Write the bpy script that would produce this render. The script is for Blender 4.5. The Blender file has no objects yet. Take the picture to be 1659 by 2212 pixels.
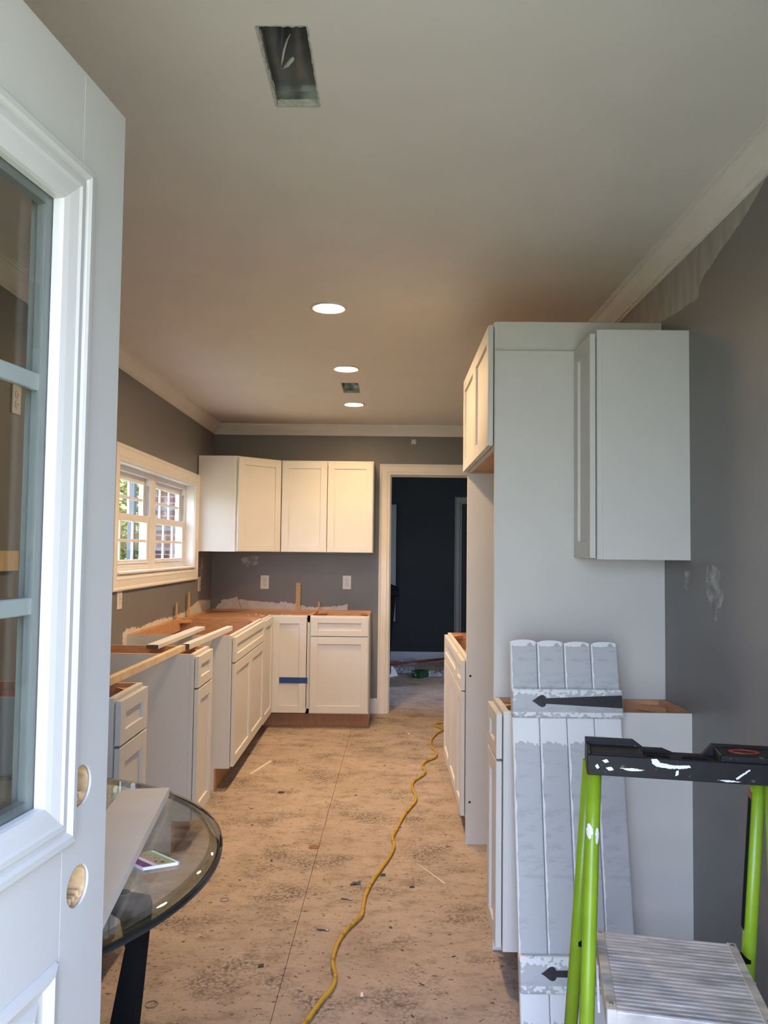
import bpy, bmesh, math, random
from mathutils import Vector, Matrix
random.seed(7)
S = bpy.context.scene
COL = S.collection
IN = 0.0254                                   # everything below is measured in inches

# ------------------------------------------------------------------ camera
F_PX, PITCH, YAW, ROLL, CAM_H = 1712.8, math.radians(2.814), math.radians(-0.459), math.radians(0.669), 54.751
cam = bpy.data.cameras.new('camera'); cam_o = bpy.data.objects.new('camera', cam); COL.objects.link(cam_o)
fw = Vector((math.sin(YAW) * math.cos(PITCH), math.cos(YAW) * math.cos(PITCH), math.sin(PITCH)))
r0 = Vector((math.cos(YAW), -math.sin(YAW), 0)); u0 = r0.cross(fw)
rt = r0 * math.cos(ROLL) + u0 * math.sin(ROLL); up = u0 * math.cos(ROLL) - r0 * math.sin(ROLL)
M = Matrix((rt, up, -fw)).transposed().to_4x4(); M.translation = Vector((0, 0, CAM_H * IN))
cam_o.matrix_world = M
cam.sensor_fit = 'VERTICAL'; cam.sensor_height = 24.0; cam.lens = F_PX * 24.0 / 2212.0
cam.clip_start = 0.02; cam.clip_end = 200
S.camera = cam_o

# ------------------------------------------------------------------ sky, exposure
W = bpy.data.worlds.new('overcast_sky'); S.world = W; W.use_nodes = True
nt = W.node_tree; nt.nodes.clear()
wo = nt.nodes.new('ShaderNodeOutputWorld'); bg = nt.nodes.new('ShaderNodeBackground')
tc = nt.nodes.new('ShaderNodeTexCoord'); sp = nt.nodes.new('ShaderNodeSeparateXYZ'); cr = nt.nodes.new('ShaderNodeValToRGB')
nt.links.new(tc.outputs['Generated'], sp.inputs[0]); nt.links.new(sp.outputs['Z'], cr.inputs[0])
nt.links.new(cr.outputs[0], bg.inputs[0]); nt.links.new(bg.outputs[0], wo.inputs[0])
cr.color_ramp.elements[0].position = 0.0; cr.color_ramp.elements[0].color = (0.72, 0.80, 1.0, 1)
cr.color_ramp.elements[1].position = 0.7; cr.color_ramp.elements[1].color = (0.48, 0.61, 1.0, 1)
SKY = 7.5
bg.inputs[1].default_value = SKY
S.view_settings.view_transform = 'Standard'; S.view_settings.look = 'None'
S.view_settings.gamma = 1.0; S.view_settings.use_curve_mapping = False
S.view_settings.exposure = 0.9
LAMP = 275.0                                   # strength of the recessed lamps' lenses
LAMP_COL = (1.0, 0.66, 0.36)

sun = bpy.data.lights.new('sun', 'SUN'); sun.energy = 15.5; sun.angle = math.radians(3); sun.color = (1.0, 0.93, 0.82)
sun_o = bpy.data.objects.new('sun', sun); COL.objects.link(sun_o)
sun_o.rotation_euler = Vector((-0.35, -0.75, -1.3)).to_track_quat('-Z', 'Y').to_euler()   # from behind the house: lights the front yard

def portal(name, loc, rot, sx, sy):
    l = bpy.data.lights.new(name, 'AREA'); l.shape = 'RECTANGLE'; l.size = sx * IN; l.size_y = sy * IN
    l.cycles.is_portal = True
    o = bpy.data.objects.new(name, l); COL.objects.link(o); o.location = Vector(loc) * IN; o.rotation_euler = rot
portal('doorway_portal', (-2, 2, 40.5), (math.radians(90), 0, 0), 36, 80)

# ------------------------------------------------------------------ measures
XL, XR, YB, ZC = -59.58, 38.75, 270.72, 97.7
SK = -0.0095                                  # the left wall is not quite square with the rest
def xl(y): return XL + SK * (y - 150)
LROT = math.radians(90) + 0.0095
RROT = math.radians(-90)

# ------------------------------------------------------------------ materials
MATS = {}
def lin(c): return tuple(((v / 255.0) / 12.92 if v / 255.0 <= 0.04045 else ((v / 255.0 + 0.055) / 1.055) ** 2.4) for v in c)
def mat(name, col, rough=0.5, var=0.05, scale=8.0, bump=0.0, bscale=60.0, metal=0.0, spec=0.5, stretch=(1, 1, 1), col2=None, thresh=None):
    if name in MATS: return MATS[name]
    m = bpy.data.materials.new(name); m.use_nodes = True
    n = m.node_tree.nodes; l = m.node_tree.links; b = n['Principled BSDF']
    b.inputs['Roughness'].default_value = rough; b.inputs['Metallic'].default_value = metal
    b.inputs['Specular IOR Level'].default_value = spec
    t = n.new('ShaderNodeTexCoord'); mp = n.new('ShaderNodeMapping'); mp.inputs['Scale'].default_value = stretch
    l.new(t.outputs['Object'], mp.inputs[0])
    nz = n.new('ShaderNodeTexNoise'); nz.inputs['Scale'].default_value = scale; nz.inputs['Detail'].default_value = 5
    l.new(mp.outputs[0], nz.inputs[0])
    ramp = n.new('ShaderNodeValToRGB'); l.new(nz.outputs['Fac'], ramp.inputs[0])
    if col2 is None:
        a = tuple(max(0, c * (1 - var)) for c in col); c2 = tuple(min(1, c * (1 + var)) for c in col)
        p = (0.3, 0.7)
    else:
        a, c2 = col, col2; p = thresh or (0.4, 0.6)
    ramp.color_ramp.elements[0].position = p[0]; ramp.color_ramp.elements[0].color = (*a, 1)
    ramp.color_ramp.elements[1].position = p[1]; ramp.color_ramp.elements[1].color = (*c2, 1)
    l.new(ramp.outputs[0], b.inputs['Base Color'])
    if bump > 0:
        nb = n.new('ShaderNodeTexNoise'); nb.inputs['Scale'].default_value = bscale; nb.inputs['Detail'].default_value = 4
        l.new(mp.outputs[0], nb.inputs[0])
        bp = n.new('ShaderNodeBump'); bp.inputs['Strength'].default_value = bump; bp.inputs['Distance'].default_value = 0.002
        l.new(nb.outputs['Fac'], bp.inputs['Height']); l.new(bp.outputs[0], b.inputs['Normal'])
    MATS[name] = m
    return m
def glass(name, tint, ior=1.45, dust=0.0, dscale=20):
    m = bpy.data.materials.new(name); m.use_nodes = True
    n = m.node_tree.nodes; l = m.node_tree.links; n.clear()
    out = n.new('ShaderNodeOutputMaterial'); tr = n.new('ShaderNodeBsdfTransparent'); tr.inputs[0].default_value = (*tint, 1)
    gl = n.new('ShaderNodeBsdfGlossy'); gl.inputs['Roughness'].default_value = 0.02
    lw = n.new('ShaderNodeLayerWeight'); lw.inputs[0].default_value = 0.5
    f0 = ((ior - 1) / (ior + 1)) ** 2
    pw = n.new('ShaderNodeMath'); pw.operation = 'POWER'; pw.inputs[1].default_value = 5.0; l.new(lw.outputs['Facing'], pw.inputs[0])
    fr = n.new('ShaderNodeMath'); fr.operation = 'MULTIPLY_ADD'; fr.inputs[1].default_value = 1 - f0; fr.inputs[2].default_value = f0; l.new(pw.outputs[0], fr.inputs[0])
    mx = n.new('ShaderNodeMixShader'); l.new(fr.outputs[0], mx.inputs[0]); l.new(tr.outputs[0], mx.inputs[1]); l.new(gl.outputs[0], mx.inputs[2])
    last = mx.outputs[0]
    if dust:
        df = n.new('ShaderNodeBsdfDiffuse'); df.inputs[0].default_value = (0.6, 0.6, 0.58, 1)
        t = n.new('ShaderNodeTexCoord'); nz = n.new('ShaderNodeTexNoise'); nz.inputs['Scale'].default_value = dscale; nz.inputs['Detail'].default_value = 8
        nz.inputs['Roughness'].default_value = 0.7
        l.new(t.outputs['Object'], nz.inputs[0])
        mr = n.new('ShaderNodeMapRange'); mr.inputs[1].default_value = 0.42; mr.inputs[2].default_value = 0.75; mr.inputs[4].default_value = dust
        l.new(nz.outputs['Fac'], mr.inputs[0])
        m2 = n.new('ShaderNodeMixShader'); l.new(mr.outputs[0], m2.inputs[0]); l.new(last, m2.inputs[1]); l.new(df.outputs[0], m2.inputs[2]); last = m2.outputs[0]
    l.new(last, out.inputs[0]); MATS[name] = m
    return m
def emit(name, col, s):
    m = bpy.data.materials.new(name); m.use_nodes = True
    n = m.node_tree.nodes; n.clear(); o = n.new('ShaderNodeOutputMaterial'); e = n.new('ShaderNodeEmission')
    e.inputs[0].default_value = (*col, 1); e.inputs[1].default_value = s
    m.node_tree.links.new(e.outputs[0], o.inputs[0]); MATS[name] = m
    return m

WHITE = mat('white_cabinet_paint', (0.62, 0.61, 0.575), 0.45, 0.015, 6, spec=0.3)
TRIM = mat('white_trim_paint', (0.76, 0.74, 0.70), 0.45, 0.03, 10, 0.05, 40)
WOOD = mat('birch_cabinet_wood', (0.55, 0.30, 0.155), 0.5, 0.16, 14, 0.05, 60, stretch=(1, 1, 6))
KICK = mat('toe_kick_wood', (0.36, 0.18, 0.085), 0.6, 0.14, 10, stretch=(4, 1, 1))
RAWW = mat('raw_pine', (0.55, 0.38, 0.2), 0.65, 0.16, 20, 0.08, 80, stretch=(1, 1, 8))
WALL = mat('grey_wall_paint', (0.185, 0.182, 0.180), 0.42, 0.05, 3, 0.12, 180)
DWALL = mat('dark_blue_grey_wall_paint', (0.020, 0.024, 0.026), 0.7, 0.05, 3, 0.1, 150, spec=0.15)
CEIL = mat('ceiling_paint', (0.74, 0.72, 0.69), 0.8, 0.02, 4, 0.1, 200)
PRIMER = mat('bare_primer', (0.60, 0.56, 0.52), 0.7, 0.10, 14, 0.1, 100)
BLACK = mat('black_iron', (0.012, 0.012, 0.013), 0.55, 0.3, 60, 0.25, 200)
BLACKP = mat('black_lacquer', (0.006, 0.006, 0.007), 0.7, 0.2, 20, spec=0.06)
DARK = mat('black_void', (0.006, 0.006, 0.006), 0.9, 0.1, 20)
PLATE = mat('outlet_plastic', (0.70, 0.67, 0.62), 0.35, 0.02, 20)
STEEL = mat('galvanised_duct', (0.36, 0.37, 0.37), 0.28, 0.25, 16, 0.15, 30, metal=0.95)
LINER = mat('dark_duct_liner', (0.12, 0.125, 0.13), 0.28, 0.3, 12, 0.15, 25, metal=0.25)
GYP = mat('cut_drywall', (0.50, 0.49, 0.46), 0.9, 0.25, 60, 0.5, 120)
DOORP = mat('entry_door_paint', (0.48, 0.48, 0.47), 0.35, 0.012, 8, 0.03, 300)
LVL = mat('door_core_lumber', (0.52, 0.36, 0.2), 0.8, 0.35, 30, 0.4, 90, stretch=(6, 1, 1))
ALU = mat('ladder_aluminium', (0.52, 0.50, 0.49), 0.5, 0.38, 11, 0.25, 60, metal=0.45, stretch=(1, 4, 1))
GREEN = mat('lime_green_enamel', (0.20, 0.33, 0.014), 0.32, 0.08, 15)
CORD = mat('dirty_yellow_cord', (0.50, 0.31, 0.03), 0.55, 0.0, 40, col2=(0.24, 0.14, 0.02), thresh=(0.5, 0.72))
TAPE = mat('blue_tape', (0.012, 0.05, 0.20), 0.6, 0.1, 30)
RED = mat('red_print', (0.28, 0.03, 0.02), 0.5, 0.1, 20)
GREENB = mat('green_card', (0.008, 0.05, 0.02), 0.5, 0.1, 20)
PAPER = mat('white_paper', (0.75, 0.76, 0.78), 0.7, 0.04, 20)
PLASTIC = mat('crumpled_sheeting', (0.30, 0.32, 0.36), 0.3, 0.4, 25, 0.4, 40)
GLASS = glass('door_glass', (0.87, 0.885, 0.875))
WGLASS = glass('window_glass', (0.95, 0.97, 0.96))
TGLASS = glass('table_glass', (0.86, 0.89, 0.87), 1.5, 0.34, 11)  # dust film thickened so its pale colour also stands in for hazy reflections
RIM = mat('glass_edge', (0.010, 0.012, 0.012), 0.25, 0.3, 12, spec=0.4)
PURPLE = mat('purple_print', (0.16, 0.03, 0.18), 0.5, 0.2, 30)
LAMPM = emit('warm_lens', LAMP_COL, LAMP)
_n = LAMPM.node_tree.nodes; _l = LAMPM.node_tree.links      # the lens throws more light straight down than sideways
_w = _n.new('ShaderNodeLayerWeight'); _w.inputs[0].default_value = 0.5
_m = _n.new('ShaderNodeMath'); _m.operation = 'MULTIPLY_ADD'; _m.inputs[1].default_value = -1.25 * LAMP; _m.inputs[2].default_value = 1.45 * LAMP
_l.new(_w.outputs['Facing'], _m.inputs[0]); _l.new(_m.outputs[0], [q for q in _n if q.type == 'EMISSION'][0].inputs[1])
STAINP = mat('worn_black_plastic', (0.010, 0.010, 0.012), 0.5, 0.0, 45, 0.3, 70, spec=0.25, col2=(0.26, 0.23, 0.22), thresh=(0.66, 0.82))
GRASS = mat('lawn', (0.14, 0.17, 0.08), 0.9, 0.3, 3)
PATH = mat('front_lawn', (0.37, 0.36, 0.20), 0.9, 0.12, 3)

def floor_mat():
    m = bpy.data.materials.new('dirty_particle_board'); m.use_nodes = True
    n = m.node_tree.nodes; l = m.node_tree.links; b = n['Principled BSDF']; b.inputs['Roughness'].default_value = 0.75
    b.inputs['Specular IOR Level'].default_value = 0.25
    g = n.new('ShaderNodeNewGeometry')
    def noise(sc, det, st=(1, 1, 1), rough=0.6):
        mp = n.new('ShaderNodeMapping'); mp.inputs['Scale'].default_value = st; l.new(g.outputs['Position'], mp.inputs[0])
        z = n.new('ShaderNodeTexNoise'); z.inputs['Scale'].default_value = sc; z.inputs['Detail'].default_value = det; z.inputs['Roughness'].default_value = rough
        l.new(mp.outputs[0], z.inputs[0]); return z.outputs['Fac']
    def rng(f, a, c, lo, hi):
        r = n.new('ShaderNodeMapRange'); r.inputs[1].default_value = a; r.inputs[2].default_value = c; r.inputs[3].default_value = lo; r.inputs[4].default_value = hi
        l.new(f, r.inputs[0]); return r.outputs[0]
    def mix(f, a, c):
        x = n.new('ShaderNodeMix'); x.data_type = 'RGBA'; l.new(f, x.inputs[0])
        for s, v in ((6, a), (7, c)):
            if isinstance(v, tuple): x.inputs[s].default_value = (*v, 1)
            else: l.new(v, x.inputs[s])
        return x.outputs[2]
    base = mix(rng(noise(3.0, 6), 0.3, 0.7, 0, 1), (0.335, 0.278, 0.228), (0.455, 0.385, 0.33))
    fine = mix(rng(noise(90, 5), 0.38, 0.64, 0, 0.5), base, (0.36, 0.26, 0.19))
    streak = mix(rng(noise(9, 9, (0.8, 1.5, 1), 0.78), 0.50, 0.68, 0, 0.7), fine, (0.13, 0.098, 0.077))
    dust = mix(rng(noise(2.2, 7, (1, 1.2, 1), 0.7), 0.54, 0.72, 0, 0.40), streak, (0.52, 0.42, 0.36))
    spk = mix(rng(noise(50, 3, (0.8, 1.2, 1)), 0.622, 0.66, 0, 0.85), dust, (0.055, 0.042, 0.038))
    smu = n.new('ShaderNodeMath'); smu.operation = 'MULTIPLY'
    l.new(rng(noise(3.1, 6, (1, 1.2, 1), 0.65), 0.50, 0.64, 0, 1), smu.inputs[0]); l.new(rng(noise(75, 6), 0.43, 0.56, 0, 0.8), smu.inputs[1])
    fin = mix(smu.outputs[0], spk, (0.07, 0.058, 0.052))
    l.new(fin, b.inputs['Base Color'])
    bp = n.new('ShaderNodeBump'); bp.inputs['Strength'].default_value = 0.35; bp.inputs['Distance'].default_value = 0.003
    l.new(noise(30, 6), bp.inputs['Height']); l.new(bp.outputs[0], b.inputs['Normal'])
    return m
FLOORM = floor_mat()

def shutter_mat(name, ztop, zband, edge, amp=1.0):
    # grey paint worn through to white: along the top end, under the battens and along the edges of each plank
    m = bpy.data.materials.new(name); m.use_nodes = True
    n = m.node_tree.nodes; l = m.node_tree.links; b = n['Principled BSDF']; b.inputs['Roughness'].default_value = 0.55
    t = n.new('ShaderNodeTexCoord'); s = n.new('ShaderNodeSeparateXYZ'); l.new(t.outputs['Object'], s.inputs[0])
    nz = n.new('ShaderNodeTexNoise'); nz.inputs['Scale'].default_value = 70; nz.inputs['Detail'].default_value = 6; l.new(t.outputs['Object'], nz.inputs[0])
    n2 = n.new('ShaderNodeTexNoise'); n2.inputs['Scale'].default_value = 18; n2.inputs['Detail'].default_value = 5; l.new(t.outputs['Object'], n2.inputs[0])
    def op(o, a, c, cl=False):
        x = n.new('ShaderNodeMath'); x.operation = o; x.use_clamp = cl
        for i, v in enumerate((a, c)):
            if isinstance(v, (int, float)): x.inputs[i].default_value = v
            else: l.new(v, x.inputs[i])
        return x.outputs[0]
    wob = op('ADD', op('MULTIPLY', op('SUBTRACT', nz.outputs['Fac'], 0.5), 0.030 * amp), op('MULTIPLY', op('SUBTRACT', n2.outputs['Fac'], 0.5), 0.05))
    zz = op('ADD', s.outputs['Z'], wob)
    mask = op('GREATER_THAN', zz, ztop * IN)
    for z0, z1 in zband:
        mask = op('MAXIMUM', mask, op('MULTIPLY', op('GREATER_THAN', zz, z0 * IN), op('LESS_THAN', s.outputs['Z'], z1 * IN)))
    if edge:
        mask = op('MAXIMUM', mask, op('LESS_THAN', op('ADD', s.outputs['X'], op('MULTIPLY', op('SUBTRACT', n2.outputs['Fac'], 0.5), 0.018)), edge * IN))
    grime = n.new('ShaderNodeTexNoise'); grime.inputs['Scale'].default_value = 9; grime.inputs['Detail'].default_value = 9; grime.inputs['Roughness'].default_value = 0.7
    mpp = n.new('ShaderNodeMapping'); mpp.inputs['Rotation'].default_value = (0, 0.25, 0); mpp.inputs['Scale'].default_value = (1, 1, 3.0)
    l.new(t.outputs['Object'], mpp.inputs[0]); l.new(mpp.outputs[0], grime.inputs[0])
    rp = n.new('ShaderNodeValToRGB'); l.new(grime.outputs['Fac'], rp.inputs[0])
    rp.color_ramp.elements[0].position = 0.30; rp.color_ramp.elements[0].color = (0.30, 0.31, 0.31, 1)
    rp.color_ramp.elements[1].position = 0.50; rp.color_ramp.elements[1].color = (0.435, 0.45, 0.455, 1)
    x = n.new('ShaderNodeMix'); x.data_type = 'RGBA'; l.new(mask, x.inputs[0]); l.new(rp.outputs[0], x.inputs[6]); x.inputs[7].default_value = (0.70, 0.71, 0.70, 1)
    l.new(x.outputs[2], b.inputs['Base Color'])
    bp = n.new('ShaderNodeBump'); bp.inputs['Strength'].default_value = 0.25; bp.inputs['Distance'].default_value = 0.002
    l.new(grime.outputs['Fac'], bp.inputs['Height']); l.new(bp.outputs[0], b.inputs['Normal'])
    return m
PLANKM = shutter_mat('worn_shutter_plank', 43.75, [(31.6, 36.0), (1.0, 4.6)], 0.2)
BATM = shutter_mat('worn_shutter_batten', 1.25, [(-1.5, -1.1)], 0, 4.0)

def spackle_mat():
    m = bpy.data.materials.new('spackle_smear'); m.use_nodes = True
    n = m.node_tree.nodes; l = m.node_tree.links; b = n['Principled BSDF']; b.inputs['Roughness'].default_value = 0.7
    t = n.new('ShaderNodeTexCoord')
    a = n.new('ShaderNodeTexNoise'); a.inputs['Scale'].default_value = 300; a.inputs['Detail'].default_value = 3
    c = n.new('ShaderNodeTexNoise'); c.inputs['Scale'].default_value = 22; c.inputs['Detail'].default_value = 4
    l.new(t.outputs['Object'], a.inputs[0]); l.new(t.outputs['Object'], c.inputs[0])
    ad = n.new('ShaderNodeMath'); ad.operation = 'ADD'; l.new(a.outputs['Fac'], ad.inputs[0]); l.new(c.outputs['Fac'], ad.inputs[1])
    r = n.new('ShaderNodeValToRGB'); l.new(ad.outputs[0], r.inputs[0])
    mr = n.new('ShaderNodeMapRange'); mr.inputs[1].default_value = 0.9; mr.inputs[2].default_value = 1.2; l.new(ad.outputs[0], mr.inputs[0]); l.new(mr.outputs[0], r.inputs[0])
    r.color_ramp.elements[0].color = (0.19, 0.187, 0.185, 1); r.color_ramp.elements[1].color = (0.50, 0.50, 0.49, 1)
    l.new(r.outputs[0], b.inputs['Base Color'])
    return m
SPACK = spackle_mat()

def brick_mat():
    m = bpy.data.materials.new('red_brickwork'); m.use_nodes = True
    n = m.node_tree.nodes; l = m.node_tree.links; b = n['Principled BSDF']; b.inputs['Roughness'].default_value = 0.85
    t = n.new('ShaderNodeTexCoord'); mp = n.new('ShaderNodeMapping'); mp.inputs['Rotation'].default_value = (math.radians(90), 0, 0); l.new(t.outputs['Object'], mp.inputs[0])
    k = n.new('ShaderNodeTexBrick'); k.inputs['Color1'].default_value = (0.12, 0.028, 0.02, 1); k.inputs['Color2'].default_value = (0.08, 0.02, 0.017, 1); k.inputs['Mortar'].default_value = (0.2, 0.17, 0.15, 1)
    k.inputs['Scale'].default_value = 1.0; k.inputs['Brick Width'].default_value = 0.2; k.inputs['Row Height'].default_value = 0.068; k.inputs['Mortar Size'].default_value = 0.007
    l.new(mp.outputs[0], k.inputs[0]); l.new(k.outputs[0], b.inputs['Base Color'])
    return m
BRICKM = brick_mat()

# ------------------------------------------------------------------ mesh helpers
class MB:
    def __init__(self): self.bm = bmesh.new()
    def face(self, vs, m=0, smooth=False):
        try:
            f = self.bm.faces.new(vs); f.material_index = m; f.smooth = smooth; return f
        except ValueError: return None
    def box(self, x0, x1, y0, y1, z0, z1, m=0, bev=0.0, fm=None):
        v = [self.bm.verts.new((x, y, z)) for x in (x0, x1) for y in (y0, y1) for z in (z0, z1)]
        q = {'-x': (0, 1, 3, 2), '+x': (4, 6, 7, 5), '-y': (0, 4, 5, 1), '+y': (2, 3, 7, 6), '-z': (0, 2, 6, 4), '+z': (1, 5, 7, 3)}
        fs = [self.face([v[i] for i in ix], (fm or {}).get(k, m)) for k, ix in q.items()]
        if bev > 0:
            es = list({e for f in fs for e in f.edges})
            bmesh.ops.bevel(self.bm, geom=es, offset=bev, segments=1, affect='EDGES', profile=0.5)
        return self
    def prism(self, poly, axis, t0, t1, m=0, fm=None):
        def P(a, b, t): return {0: (t, a, b), 1: (a, t, b), 2: (a, b, t)}[axis]
        A = [self.bm.verts.new(P(a, b, t0)) for a, b in poly]; B = [self.bm.verts.new(P(a, b, t1)) for a, b in poly]
        n = len(poly); fm = fm or {}
        self.face(A[::-1], fm.get('lo', m)); self.face(B, fm.get('hi', m))
        for i in range(n): self.face([A[i], A[(i + 1) % n], B[(i + 1) % n], B[i]], fm.get(i, m))
        return self
    def loops(self, L, m=0, closed=True, smooth=False, cap0=False, cap1=False):
        R = [[self.bm.verts.new(p) for p in lp] for lp in L]
        for a, b in zip(R, R[1:]):
            k = len(a)
            for i in range(k if closed else k - 1): self.face([a[i], a[(i + 1) % k], b[(i + 1) % k], b[i]], m, smooth)
        if cap0: self.face(R[0][::-1], m)
        if cap1: self.face(R[-1], m)
        return self
    def frame(self, x0, x1, z0, z1, prof, m=0):
        # mitred rectangular frame in the xz plane; prof = (inset, y) pairs
        self.loops([[(x0 + d, y, z0 + d), (x1 - d, y, z0 + d), (x1 - d, y, z1 - d), (x0 + d, y, z1 - d)] for d, y in prof], m)
        return self
    def tube(self, pts, r, n=12, m=0, smooth=True):
        pts = [Vector(p) for p in pts]; L = []; ref = None
        for i, p in enumerate(pts):
            d = (pts[min(i + 1, len(pts) - 1)] - pts[max(i - 1, 0)]).normalized()
            if ref is None: ref = Vector((0, 0, 1)) if abs(d.z) < 0.9 else Vector((1, 0, 0))
            a = d.cross(ref).normalized(); b = a.cross(d).normalized(); ref = b
            rr = r[i] if isinstance(r, (list, tuple)) else r
            L.append([p + a * rr * math.cos(2 * math.pi * k / n) + b * rr * math.sin(2 * math.pi * k / n) for k in range(n)])
        return self.loops(L, m, True, smooth, True, True)
    def lathe(self, prof, n=40, m=0, smooth=True, c=(0, 0)):
        return self.loops([[(c[0] + r * math.cos(2 * math.pi * k / n), c[1] + r * math.sin(2 * math.pi * k / n), z) for k in range(n)] for r, z in prof], m, True, smooth, True, True)
    def holed(self, x0, x1, z0, z1, y0, y1, cx, cz, rx, rz, n=32, m=0, mi=1):
        # slab in the xz plane with an elliptical through-hole
        def rect(k):
            a = 2 * math.pi * k / n; c, s = math.cos(a), math.sin(a)
            tx = ((x1 if c > 0 else x0) - cx) / c if abs(c) > 1e-6 else 1e9; tz = ((z1 if s > 0 else z0) - cz) / s if abs(s) > 1e-6 else 1e9
            t = min(tx, tz); return (cx + c * t, cz + s * t)
        outer = [rect(k) for k in range(n)]
        for cn in ((x0, z0), (x0, z1), (x1, z0), (x1, z1)):
            k = min(range(n), key=lambda i: (outer[i][0] - cn[0]) ** 2 + (outer[i][1] - cn[1]) ** 2); outer[k] = cn
        inner = [(cx + rx * math.cos(2 * math.pi * k / n), cz + rz * math.sin(2 * math.pi * k / n)) for k in range(n)]
        V = {}
        for nm, pts in (('o', outer), ('i', inner)):
            for yy in (y0, y1): V[nm, yy] = [self.bm.verts.new((a, yy, b)) for a, b in pts]
        for k in range(n):
            j = (k + 1) % n
            self.face([V['o', y0][k], V['o', y0][j], V['i', y0][j], V['i', y0][k]], m); self.face([V['o', y1][k], V['i', y1][k], V['i', y1][j], V['o', y1][j]], m)
            self.face([V['i', y0][k], V['i', y0][j], V['i', y1][j], V['i', y1][k]], mi); self.face([V['o', y0][k], V['o', y1][k], V['o', y1][j], V['o', y0][j]], m)
        return self
    def build(self, name, mats, parent=None, loc=(0, 0, 0), rot=(0, 0, 0), recalc=True):
        if recalc: bmesh.ops.recalc_face_normals(self.bm, faces=self.bm.faces[:])
        bmesh.ops.scale(self.bm, vec=(IN, IN, IN), verts=self.bm.verts[:])
        me = bpy.data.meshes.new(name); self.bm.to_mesh(me); self.bm.free()
        for x in (mats if isinstance(mats, (list, tuple)) else [mats]): me.materials.append(x)
        return link(name, me, parent, loc, rot)
def link(name, data, parent=None, loc=(0, 0, 0), rot=(0, 0, 0)):
    o = bpy.data.objects.new(name, data); COL.objects.link(o); o.parent = parent
    o.location = Vector(loc) * IN; o.rotation_euler = rot
    return o
def tag(o, label=None, cat=None, group=None, kind=None):
    for k, v in (('label', label), ('category', cat), ('group', group), ('kind', kind)):
        if v: o[k] = v
    return o
def thing(name, label, cat, loc=(0, 0, 0), rot=(0, 0, 0), group=None):
    return tag(link(name, None, None, loc, rot), label, cat, group)
def struct(o): o['kind'] = 'structure'; return o
def frame_at(name, loc, rz, kind=True):
    o = link(name, None, None, loc, (0, 0, rz))
    if kind: struct(o)
    return o
def dup_tree(r, loc, rot=None):
    c = r.copy(); COL.objects.link(c); c.location = Vector(loc) * IN
    if rot is not None: c.rotation_euler = rot
    for ch in list(r.children):
        k = ch.copy(); COL.objects.link(k); k.parent = c
        for g in list(ch.children):
            q = g.copy(); COL.objects.link(q); q.parent = k
    return c
def wall_cells(mb, x0, x1, z0, z1, y0, y1, holes, m=0):
    xs = sorted({x0, x1} | {h[0] for h in holes} | {h[1] for h in holes}); zs = sorted({z0, z1} | {h[2] for h in holes} | {h[3] for h in holes})
    for a, b in zip(xs, xs[1:]):
        for c, d in zip(zs, zs[1:]):
            if not any(h[0] <= a and b <= h[1] and h[2] <= c and d <= h[3] for h in holes): mb.box(a, b, y0, y1, c, d, m)
    return mb
def ragged(poly, amp, step=0.35, skip=()):
    out = []
    for i, (a, b) in enumerate(zip(poly, poly[1:] + poly[:1])):
        L = math.hypot(b[0] - a[0], b[1] - a[1]); k = max(1, int(L / step)); am = 0 if i in skip else amp
        for j in range(k):
            t = j / k; out.append((a[0] + (b[0] - a[0]) * t + random.uniform(-am, am) * (j > 0), a[1] + (b[1] - a[1]) * t + random.uniform(-am, am) * (j > 0)))
    return out

# ------------------------------------------------------------------ setting: floor
fl = struct(MB().box(-75, 60, 2, 420, -2.0, -0.75).build('floor', FLOORM))
def seam(y): return -11.5 - 0.0129 * (229.2 - y)
rows = [2, 22.6, 118.7, 214.8, 270.5]; offs = 0.09
for cx0, cx1, ys in ((-60.9, 0, [4, 22.7, 118.8, 214.9, 274.8]), (0, 48, [4, 20.0, 116.8, 212.9, 274.8]), (48, 52, [4, 118, 274.8])):
    for a, b in zip(ys, ys[1:]):
        def ex(c, y, s): return (-61.2 if c == -60.9 else (seam(y) if c == 0 else seam(y) + (48 if c == 48 else 51.0))) + s * 0.035
        MB().prism([(ex(cx0, a, 1), a + 0.035), (ex(cx1, a, -1), a + 0.035), (ex(cx1, b, -1), b - 0.035), (ex(cx0, b, 1), b - 0.035)], 2, -0.75, 0).build('subfloor_panel', FLOORM, fl)
MB().box(-61, 60, 274.8, 420, -0.75, -0.02).build('far_room_subfloor', FLOORM, fl)

# ------------------------------------------------------------------ setting: walls
wl = frame_at('wall_left', (XL, 150, 0), LROT)          # local x = along the wall, y>0 = into the wall
WX0, WX1, WZ0, WZ1 = 23.0, 93.7, 48.9, 74.1              # window rough opening along the wall
wall_cells(MB(), -148, 127, -0.75, 103.6, 0.0, 5.0, [(WX0 - 0.4, WX1 + 0.4, WZ0 - 0.4, WZ1 + 0.4)]).build('drywall', WALL, wl)
wr = frame_at('wall_right', (XR, 150, 0), RROT)
MB().box(-126, 150, 0, 5, -0.75, 103.6).build('drywall', WALL, wr)
wb = frame_at('wall_back', (0, YB, 0), 0)
DX0, DX1, DZ1 = -0.1, 32.0, 80.8
wall_cells(MB(), -66, 44, -0.75, 103.6, 0, 4.6, [(DX0 - 0.6, DX1 + 0.6, -0.75, DZ1 + 0.6)]).build('drywall', WALL, wb)
wf = struct(wall_cells(MB(), -64, 44, -0.75, 103.6, 0, 5, [(-20.95, 16.5, -0.75, 81)]).build('wall_front', WALL, None, (0, 4.0, 0)))
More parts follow.
